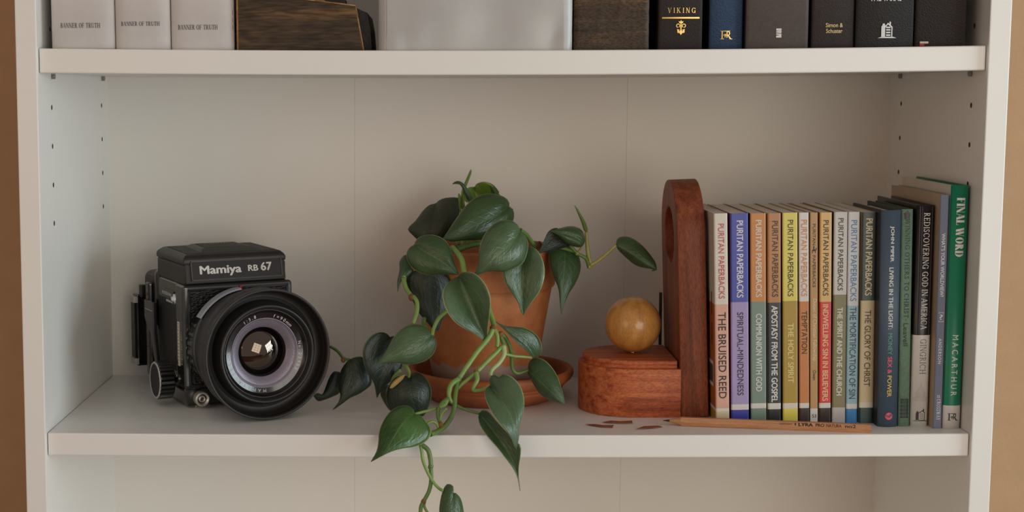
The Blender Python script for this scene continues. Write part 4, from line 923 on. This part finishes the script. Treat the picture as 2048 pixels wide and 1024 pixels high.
node('H', (458, 462), .035, .0022)
stem('H', [(460, 470), (468, 530), (440, 590), (440, 618), (500, 612), (560, 585)], [.035, .030, .027, .026, .025, .023], None, .0022, .0012)
stem('H', [(684, 255), (688, 320), (650, 390), (590, 450), (574, 500)], .051, .034, .0024, .0016, mat('pale_green_stalk', 'a4b277', .45, vary=.1, vscale=100))
node('H', (660, 160), .056, .0026)
stem('H', [(650, 148), (700, 185), (738, 270), (750, 360), (756, 440), (800, 478), (890, 450)], .058, .078, .0018, .0013, STEM_D)
stem('H', [(655, 160), (680, 220), (684, 252)], .057, .052, .0018, .0018, STEM_D)
stem('H', [(692, 318), (770, 336), (850, 342), (912, 350)], .052, .070, .0014, .0012)
stem('D', [(108, 272), (130, 350), (170, 412)], .100, .086, .0020, .0020)
node('D', (178, 430), .085, .0030)
stem('D', [(188, 420), (218, 460), (222, 540), (190, 648)], .085, .072, .0020, .0018)
stem('D', [(460, 545), (400, 600), (360, 680), (345, 742)], .075, .066, .0019, .0017)
stem('D', [(280, 600), (275, 640), (290, 670)], .085, .075, .0018, .0018, STEM_D)
stem('E', [(170, 260), (225, 295), (265, 345), (285, 362)], .125, .102, .0014, .0015, STEM_D)
stem('E', [(285, 362), (310, 364), (325, 368)], .102, .098, .0014, .0012, STEM_D)
node('E', (272, 370), .102, .0022)
stem('E', [(765, 405), (795, 430), (815, 480), (812, 512)], .072, .060, .0017, .0014)
stem('E', [(740, 455), (700, 490), (660, 540)], .072, .078, .0016, .0014)
stem('F', [(405, 222), (500, 198), (585, 176)], .006, .016, .0012, .0013)
stem('F', [(680, 95), (625, 140), (598, 200), (602, 260), (622, 310)], .020, .004, .0019, .0013, STEM_D)
stem('F', [(676, 100), (655, 145), (610, 170)], .020, .013, .0018, .0016, STEM)
stem('F', [(670, 172), (625, 230), (615, 300)], .012, .006, .0011, .0012)
stem('F', [(505, 302), (550, 284), (585, 300), (600, 330)], .000, .003, .0013, .0012)
node('F', (620, 310), .003, .0022)
stem('F', [(540, 388), (500, 398), (470, 430), (452, 468)], .000, -.010, .0022, .0020)
stem('F', [(455, 468), (515, 515), (535, 590), (540, 650)], -.010, -.014, .0020, .0019, STEM_D)
node('F', (538, 652), -.014, .0023, STEM_D)
stem('F', [(540, 655), (542, 760), (525, 850), (480, 938)], -.014, -.018, .0018, .0017, STEM_D)
node('F', (480, 940), -.018, .0022)
stem('F', [(476, 942), (458, 985), (456, 1040), (462, 1130)], -.018, -.020, .0018, .0016, STEM_D)
stem('F', [(482, 945), (490, 990), (520, 1040)], -.018, -.016, .0012, .0011)
stem('F', [(452, 470), (465, 530), (480, 620), (540, 750), (600, 825), (640, 850)], -.010, -.022, .0015, .0013)
stem('C', [(285, 370), (345, 435), (415, 478), (440, 540)], .110, .116, .0015, .0018, STEM_D)
node('C', (345, 436), .112, .0018, STEM)
stem('C', [(345, 435), (365, 410), (385, 385)], .112, .106, .0011, .0010, STEM_Y)
stem('C', [(432, 545), (455, 535), (440, 470), (428, 380), (420, 262)], [.116, .117, .118, .118, .118], None, .0022, .0015, STEM_Y)
leaf('C', [(445, 540), (430, 500), (412, 455)], [(440, 520), (425, 480)], [(455, 515), (438, 470)], .116, .116, .002, .002, LEAF_Y, .001, 0)
stem('C', [(455, 535), (520, 495), (600, 430), (665, 370)], .116, .115, .0018, .0014, STEM_Y)
stem('B', [(495, 245), (540, 280), (585, 340), (620, 380)], .086, .112, .0018, .0021, STEM_D)
node('B', (640, 380), .113, .0040)
stem('B', [(640, 385), (680, 400), (790, 385), (950, 425)], .118, .112, .0016, .0015, STEM_D)
stem('A', [(520, 365), (515, 300), (522, 225)], .158, .156, .0018, .0014, STEM)
stem('A', [(470, 690), (560, 660), (660, 640)], .115, .120, .0030, .0024, STEM_D)
stem('A', [(510, 372), (505, 500), (520, 660)], .158, .150, .0018, .0024, STEM)
stem('A', [(590, 290), (580, 400), (560, 660)], .155, .150, .0014, .0016, STEM)
stem('A', [(895, 346), (850, 500), (700, 660)], .136, .150, .0018, .0020, STEM)
stem('A', [(296, 316), (380, 480), (480, 660)], .192, .165, .0016, .0020, STEM)
stem('A', [(612, 182), (640, 400), (600, 660)], .186, .165, .0014, .0018, STEM)
stem('A', [(120, 658), (200, 640), (330, 660)], .089, .125, .0014, .0018, STEM)
stem('D', [(320, 192), (400, 120), (470, 40)], .101, .125, .0016, .0018, STEM)
stem('D', [(108, 272), (150, 180), (230, 90), (330, 30)], .101, .125, .0020, .0020, STEM)
stem('D', [(345, 742), (345, 744)], .066, .066, .0016, .0016)
stem('B', [(860, 374), (760, 400), (680, 395)], .123, .124, .0014, .0016, STEM_D)

# ------------------------------------------------------------------ film camera
BLK = mat('black_enamel', '181717', .24, coat=.6, bump=.04, bscale=300, vary=.15, vscale=60)
SATIN = mat('satin_black_metal', '231f1d', .42, bump=.05, bscale=500, vary=.1, vscale=80)
LEATHER = mat('black_leatherette', '201e1d', .55, bump=.9, bscale=900, btype='voronoi')
LEATHER_F = mat('coarse_leatherette', '1c1b1b', .42, bump=1.0, bscale=620, btype='voronoi', stretch=(.55, 1, 1))
RUBBER = mat('lens_hood_rubber', '2b2827', .5)
MATTE = mat('matt_black', '0c0b0b', .75)
LETTER = ink('d4d0ca')
K = Vector((.0995, .0997, sag_low(.14)))
cm = thing('film_camera', 'black medium format film camera with a large lens hood, on the lower shelf', 'camera', K, (0, 0, R(27)))
FY = Matrix.Rotation(R(90), 4, 'X')                                      # local z of a lathe -> out of the camera front (-y)
def axis(u, v, z): return Matrix.Translation((u, v, z)) @ FY
def rbox(name, a, b, m, bevel=.002, parent=None, seg=3): return box(name, a, b, m, parent or cm, bevel, seg)
rbox('body', (.003, .022, .010), (.101, .088, .1115), BLK, .0035)
rbox('front_standard', (0, 0, .0175), (.104, .0255, .1118), BLK, .004)
b = MB(); b.prism([(.004, .002), (.100, .002), (.1035, .016), (.1035, .0185), (.0005, .0185), (.0005, .016)], 'y', .004, .086); b.build('bed', BLK, cm, .0015)
for u in (.012, .080):
    rbox('foot', (u, .008, .0), (u+.014, .022, .0025), CHROME, .0006); rbox('foot', (u, .070, .0), (u+.014, .082, .0025), CHROME, .0006)
fp = MB()
fp.box((.0065, -.0006, .0225), (.0975, .002, .1065)); fp.build('front_panel', LEATHER_F, cm, .0004)
b = MB()
for a_, c_ in (((.0045, .0205), (.0065, .1085)), ((.0975, .0205), (.0995, .1085)), ((.0045, .0205), (.0995, .0225)), ((.0045, .1065), (.0995, .1085))): b.box((a_[0], -.0012, a_[1]), (c_[0], .002, c_[1]))
b.build('panel_rim', BLK, cm, .0004)
MB().lathe([(0, .0028), (.0012, .0026), (.0017, .0012), (.0017, 0)], axis(.0535, -.0008, .1078), 16).build('red_dot', mat('red_enamel', 'd0201c', .2), cm)
plug = MB().lathe([(.0, .004), (.0016, .004), (.0018, .0075), (.0028, .0078), (.0032, .0055), (.0042, .0055), (.0046, .0085), (.0062, .0085), (.0067, .0075), (.0067, 0)], axis(.0150, .0035, .0092), 32).build('sync_socket', mat('white_metal', 'c9c7c3', .25, .6), cm)
MB().lathe([(0, .0062), (.0014, .0060), (.0015, .004)], axis(.0150, .0035, .0092), 16).build('contact_pin', BLK, plug)
MB().disc(.0042, .0056, axis(.0150, .0035, .0092), 24).build('socket_well', MATTE, plug)
# finder
rbox('finder_base', (.0035, .008, .1112), (.1005, .090, .1290), SATIN, .002)
b = MB(); b.prism([(.004, .1125), (.0095, .1355), (.030, .1355), (.030, .1125)], 'x', .0045, .0995); nf = b.build('finder_front', SATIN, cm, .0012)
b = MB()                                                                 # the lid: a shallow hipped cap
lid = [(.003, .0075, .1290), (.101, .0075, .1290), (.101, .092, .1290), (.003, .092, .1290), (.003, .0075, .1345), (.101, .0075, .1345), (.101, .092, .1350), (.003, .092, .1350), (.0072, .0115, .1384), (.0968, .0115, .1384), (.0955, .086, .1390), (.0085, .086, .1390)]
b.add(lid, [(0, 3, 2, 1), (0, 1, 5, 4), (1, 2, 6, 5), (2, 3, 7, 6), (3, 0, 4, 7), (4, 5, 9, 8), (5, 6, 10, 9), (6, 7, 11, 10), (7, 4, 8, 11), (8, 9, 10, 11)])
b.build('finder_lid', SATIN, cm, .0022, 3)
b = MB(); b.add([(.009, .0140, .13865), (.095, .0140, .13865), (.0935, .083, .1392), (.0105, .083, .1392)], [(0, 1, 2, 3)]); b.build('lid_leather', LEATHER, cm)
b = MB(); z0 = .1384
b.add([(.024, .022, z0), (.082, .022, z0), (.080, .076, z0+.001), (.026, .076, z0+.001), (.029, .030, .1413), (.075, .030, .1413), (.073, .072, .1417), (.032, .072, .1417)],
      [(0, 1, 5, 4), (1, 2, 6, 5), (2, 3, 7, 6), (3, 0, 4, 7), (4, 5, 6, 7)]); b.build('lid_crown', SATIN, cm, .0008)
b = MB(); b.add([(.0315, .0325, .14155), (.0725, .0325, .14155), (.0710, .070, .1419), (.0340, .070, .1419)], [(0, 1, 2, 3)]); b.build('crown_leather', LEATHER, cm)
put_text('maker_lettering', sans('MAMIYA', .02), ink('8a8682'), cm, (.052, .062, .1420), (1, 0, 0), (0, 1, .01), .022, .006)
# slanted name plate
nu = Vector((0, .0055, .0230)).normalized(); nn = Vector((0, -nu.z, nu.y)); pc = Vector((.0525, .0062, .1240))
def plate_pt(u, s, out): return Vector((u, pc.y, pc.z))+nu*s+nn*out
def plate_bar(b, u0, s0, u1, s1, o0, o1):
    b.add([plate_pt(u, s, o) for o in (o0, o1) for u, s in ((u0, s0), (u1, s0), (u1, s1), (u0, s1))], [(0, 3, 2, 1), (4, 5, 6, 7), (0, 1, 5, 4), (1, 2, 6, 5), (2, 3, 7, 6), (3, 0, 4, 7)])
b = MB(); plate_bar(b, .0105, -.0082, .0950, .0075, -.001, .0006); b.build('name_plate', BLK, cm)
b = MB()
for q in ((.0095, -.0092, .0105, .0085), (.0950, -.0092, .0960, .0085), (.0095, -.0092, .0960, -.0083), (.0095, .0076, .0960, .0085)): plate_bar(b, *q, -.001, .0012)
b.build('plate_frame', mat('worn_plate_frame', '55504c', .3, .5), cm)
put_text('name_lettering', sans('Mamiya', .035), LETTER, cm, plate_pt(.0372, -.0010, .0008), (1, 0, 0), nu, .0395, .0100)
put_text('name_lettering', sans('RB', .035), LETTER, cm, plate_pt(.0680, -.0002, .0008), (1, 0, 0), nu, .0098, .0056)
put_text('name_lettering', sans('67', .035), LETTER, cm, plate_pt(.0808, .0006, .0008), (1, 0, 0), nu, .0108, .0078)
# film back
rbox('revolving_adapter', (.002, .086, .008), (.102, .100, .1170), BLK, .010, seg=5)
rbox('film_back', (.004, .098, .010), (.102, .142, .1120), SATIN, .010, seg=5)
rbox('back_plate', (-.001, .106, .012), (.100, .118, .1030), BLK, .003)
g = rbox('film_holder', (-.0045, .136, .018), (.094, .150, .0880), BLK, .0015)
b = MB()
for k in range(7): b.box((-.0068, .1365+k*.0018, .026), (-.0040, .1375+k*.0018, .0800))
b.build('grip_ribs', BLK, g)
rbox('silver_bracket', (-.0075, .1355, .0800), (-.003, .1495, .0860), mat('brushed_silver', 'bdbab4', .35, .25), .0006, g)
rbox('silver_bracket', (-.0075, .1355, .0195), (-.003, .1495, .0255), MATS['brushed_silver'], .0006, g)
rbox('latch', (-.002, .128, .0860), (.004, .136, .0980), SATIN, .001)
for z in (.0915, .042): MB().lathe([(0, .0006), (.0016, .0005), (.0017, 0)], Matrix.Translation((-.001, .112, z)) @ Matrix.Rotation(R(-90), 4, 'Y'), 12).build('screw', mat('brass_screw', '8a6238', .4, .6), cm)
# left side: leather, cocking lever, name strip, lug, scales, knob
SX = Matrix.Rotation(R(-90), 4, 'Y')                                      # local z -> -u (out of the left side)
b = MB(); b.box((.0022, .028, .030), (.0035, .084, .0935)); b.build('side_leather', LEATHER, cm, .0005)
b = MB(); b.box((.0012, .034, .0955), (.0035, .070, .1025)); strip = b.build('side_strip', BLK, cm, .0005)
put_text('side_lettering', sans('PROFESSIONAL', .02), LETTER, cm, (.0010, .0525, .0990), (0, -1, 0), (0, 0, 1), .030, .0030)
b = MB(); b.box((.0010, .033, .0915), (.0030, .056, .0935)); b.build('silver_bar', MATS['brushed_silver'], cm, .0004)
MB().lathe([(0, .006), (.0022, .0058), (.0026, .004), (.0046, .0036), (.0050, .0025), (.0050, 0)], Matrix.Translation((.0035, .029, .0965)) @ SX, 24).build('strap_lug', CHROME, cm)
b = MB(); b.prism([(.074, .088), (.103, .088), (.103, .071), (.094, .063), (.083, .058), (.0755, .040), (.0700, .030), (.0640, .030), (.0690, .045), (.0740, .060)], 'x', -.0065, -.0025)
b.build('cocking_lever', BLK, cm, .0010)
b = MB(); b.box((-.0068, .076, .0795), (-.0064, .100, .0803)); b.build('lever_line', MATS['brushed_silver'], cm)
b = MB(); b.box((-.0008, .0125, .038), (.0032, .0165, .0780)); sc_ = b.build('distance_scale', mat('ivory_scale', 'c9c4b6', .5), cm)
b = MB()
for k in range(13): b.box((-.0010, .0125, .040+k*.003), (-.0007, .0165, .0404+k*.003))
b.build('scale_ticks', ink('4a3a34'), sc_)
for k in range(14):
    c_ = ['8a6a4a', '4f6f45', '8a8076', '9a6a45'][k % 4]; b = MB(); b.box((-.0004, .0050, .040+k*.0022), (.0002, .0085, .0414+k*.0022)); b.build('scale_mark', ink(c_), cm)
kn = MB(); prof = []; nt_ = 26
Mk = Matrix.Translation((-.0040, .0305, .0235)) @ SX
rings = []
for h_, rr in ((0, .0158), (.0012, .0176), (.0128, .0176), (.0140, .0166)):
    for k in range(nt_*4):
        a = 2*math.pi*k/(nt_*4); groove = .0016 if (k % 4) in (0,) and .0005 < h_ < .0135 else 0
        rings.append(Mk @ Vector(((rr-groove)*math.cos(a), (rr-groove)*math.sin(a), h_)))
N4 = nt_*4
kn.add(rings, [(i*N4+k, i*N4+(k+1) % N4, (i+1)*N4+(k+1) % N4, (i+1)*N4+k) for i in range(3) for k in range(N4)]+[tuple(range(N4))])
kno = kn.build('focus_knob', BLK, cm)
MB().lathe([(.0150, .0139), (.0150, .0146), (.0164, .0146), (.0168, .0136)], Mk, 48).build('knob_rim', MATS['brushed_silver'], kno)
MB().disc(.0151, .0143, Mk, 48).build('knob_face', LEATHER, kno)
MB().lathe([(.0050, .0), (.0050, -.0035), (.0034, -.0038), (.0034, -.0065), (.0056, -.0066), (.0056, -.010)], Mk, 24).build('knob_shaft', CHROME, kno)
# lens
LM = axis(.052, 0, .0580)
lens = MB().lathe([(.0480, -.001), (.0480, .010), (.0440, .0105), (.0440, .016)], LM, 72).build('lens_barrel', BLK, cm)
b = MB(); nl = 36; N4 = nl*4; rg = []
for h_, rr in ((.002, .0490), (.004, .0505), (.014, .0505), (.016, .0490)):
    for k in range(N4):
        gr = .0017 if (k % 4) < 2 and .003 < h_ < .015 else 0; a = 2*math.pi*k/N4; rg.append(LM @ Vector(((rr-gr)*math.cos(a), (rr-gr)*math.sin(a), h_)))
b.add(rg, [(i*N4+k, i*N4+(k+1) % N4, (i+1)*N4+(k+1) % N4, (i+1)*N4+k) for i in range(3) for k in range(N4)]); b.build('shutter_ring', BLK, lens)
MB().lathe([(.0485, .016), (.0505, .0172), (.0505, .0222), (.0490, .0235)], LM, 96).build('aperture_ring', BLK, lens)
b = MB(); q = [(.0507, .0120), (.0522, .0125), (.0522, .0225), (.0507, .0230)]; vs = []
for k in range(25):
    a = R(96+52*k/24); vs += [LM @ Vector((r_*math.cos(a), r_*math.sin(a), h_)) for r_, h_ in q]
b.add(vs, [(k*4+i, k*4+(i+1) % 4, k*4+4+(i+1) % 4, k*4+4+i) for k in range(24) for i in range(4)]+[(0, 1, 2, 3), (96, 97, 98, 99)]); b.build('scale_plate', mat('blue_grey_metal', 'aab0bd', .35, .2), lens)
MB().lathe([(.0490, .0235), (.0500, .0242), (.0500, .049)], LM, 72).build('filter_barrel', SATIN, lens)
tk = MB()
for k in range(26):
    a = R(150+k*3.2)
    p = lambda r_, da, h_: LM @ Vector((r_*math.cos(a+da), r_*math.sin(a+da), h_))
    for hh0, hh1 in ((.052, .0528),)+(((.054, .0552),) if k % 3 == 0 else ()): tk.add([p(.0558, -.006, hh0), p(.0558, .006, hh0), p(.0558, .006, hh1), p(.0558, -.006, hh1)], [(0, 1, 2, 3)])
hood = MB().lathe([(.0500, .047), (.0545, .0476), (.0554, .0490), (.0557, .0600), (.0553, .0606), (.0557, .0612), (.0571, .0742), (.0570, .0752), (.0562, .0757), (.0551, .0752), (.0546, .0735), (.0535, .0640), (.0520, .0600), (.0488, .0596)], LM, 128).build('lens_hood', RUBBER, cm)
tk.build('hood_marks', ink('171514'), hood, recalc=False)
MB().lathe([(.0545, .0733), (.0536, .0640), (.0520, .0598), (.0460, .0590), (.0442, .0600)], LM, 128).build('hood_lining', MATTE, hood)
MB().lathe([(.0460, .0590), (.0440, .0680), (.0434, .0722), (.0424, .0736), (.0412, .0738), (.0402, .0726), (.0396, .0700), (.0388, .0690)], LM, 128).build('filter_rim', mat('rim_black', '22201f', .38), lens)
MB().lathe([(.0389, .0690), (.0385, .0696), (.0379, .0694), (.0376, .0684)], LM, 128).build('bright_ring', mat('ring_grey', '4a4644', .3, .6), lens)
MB().lathe([(.0377, .0686), (.0366, .0672), (.0353, .0660)], LM, 128).build('inner_wall', mat('gloss_black', '0d0c0c', .2), lens)
MB().lathe([(.0354, .0660), (.0306, .0650)], LM, 128).build('name_ring', mat('name_ring_black', '18161a', .16, coat=.6), lens)
MB().lathe([(.0307, .0652), (.0305, .0655), (.0299, .0652), (.0285, .0636), (.0284, .0636), (.0224, .0592), (.0218, .0588)], LM, 128).build('purple_ring', mat('mauve_anodised_ring', '857c88', .36, .5, bump=.2, bscale=800), lens)
MB().lathe([(.0219, .0590), (.0213, .0565), (.0209, .0520)], LM, 96).build('inner_ring', MATTE, lens)
GL = mat('coated_lens_glass', '0a0608', .02, spec=1.0)
bg = GL.node_tree.nodes['Principled BSDF']; bg.inputs['IOR'].default_value = 1.75; bg.inputs['Specular Tint'].default_value = (1, .82, .66, 1)
prof = [(.0210*math.sin(R(34)*k/20)/math.sin(R(34)), .0535+.0075*(math.cos(R(34)*k/20)-math.cos(R(34)))/(1-math.cos(R(34)))) for k in range(21)]
MB().lathe(prof, LM, 96).build('front_element', GL, lens, merge=True)
def ring_text(txt, a_from, a_to, r0, cap, m, bold=.0, hgt=.0664):
    """letters clockwise round the ring, tops outward; angles in degrees, counter-clockwise seen from the front"""
    b = MB(); n = len(txt)
    for k, ch in enumerate(txt):
        if ch == ' ': continue
        vs, fs = sans(ch, bold)
        xs = [v[0] for v in vs]; cx_ = (min(xs)+max(xs))/2
        a = R(a_from+(a_to-a_from)*(k+.5)/n); s = cap/.73
        out = Vector((math.cos(a), math.sin(a), 0)); rt_ = Vector((math.sin(a), -math.cos(a), 0))
        pts = []
        for x, y in [v[:2] for v in vs]:
            q = out*(r0+y*s)+rt_*((x-cx_)*s); rr = q.length; q.z = .0650+(.0660-.0650)*(rr-.0306)/(.0354-.0306)+.00012
            pts.append(LM @ q)
        b.add(pts, fs)
    b.build('ring_lettering', m, lens, recalc=False)
ring_text('1:3.8', 126, 103, .0316, .0030, LETTER)
ring_text('f=90mm', 77, 41, .0316, .0030, LETTER)
ring_text('No.23953', 15, -32, .0316, .0028, LETTER)
ring_text('MAMIYA-SEKOR', -87, -188, .0316, .0030, ink('b5b0ae'))
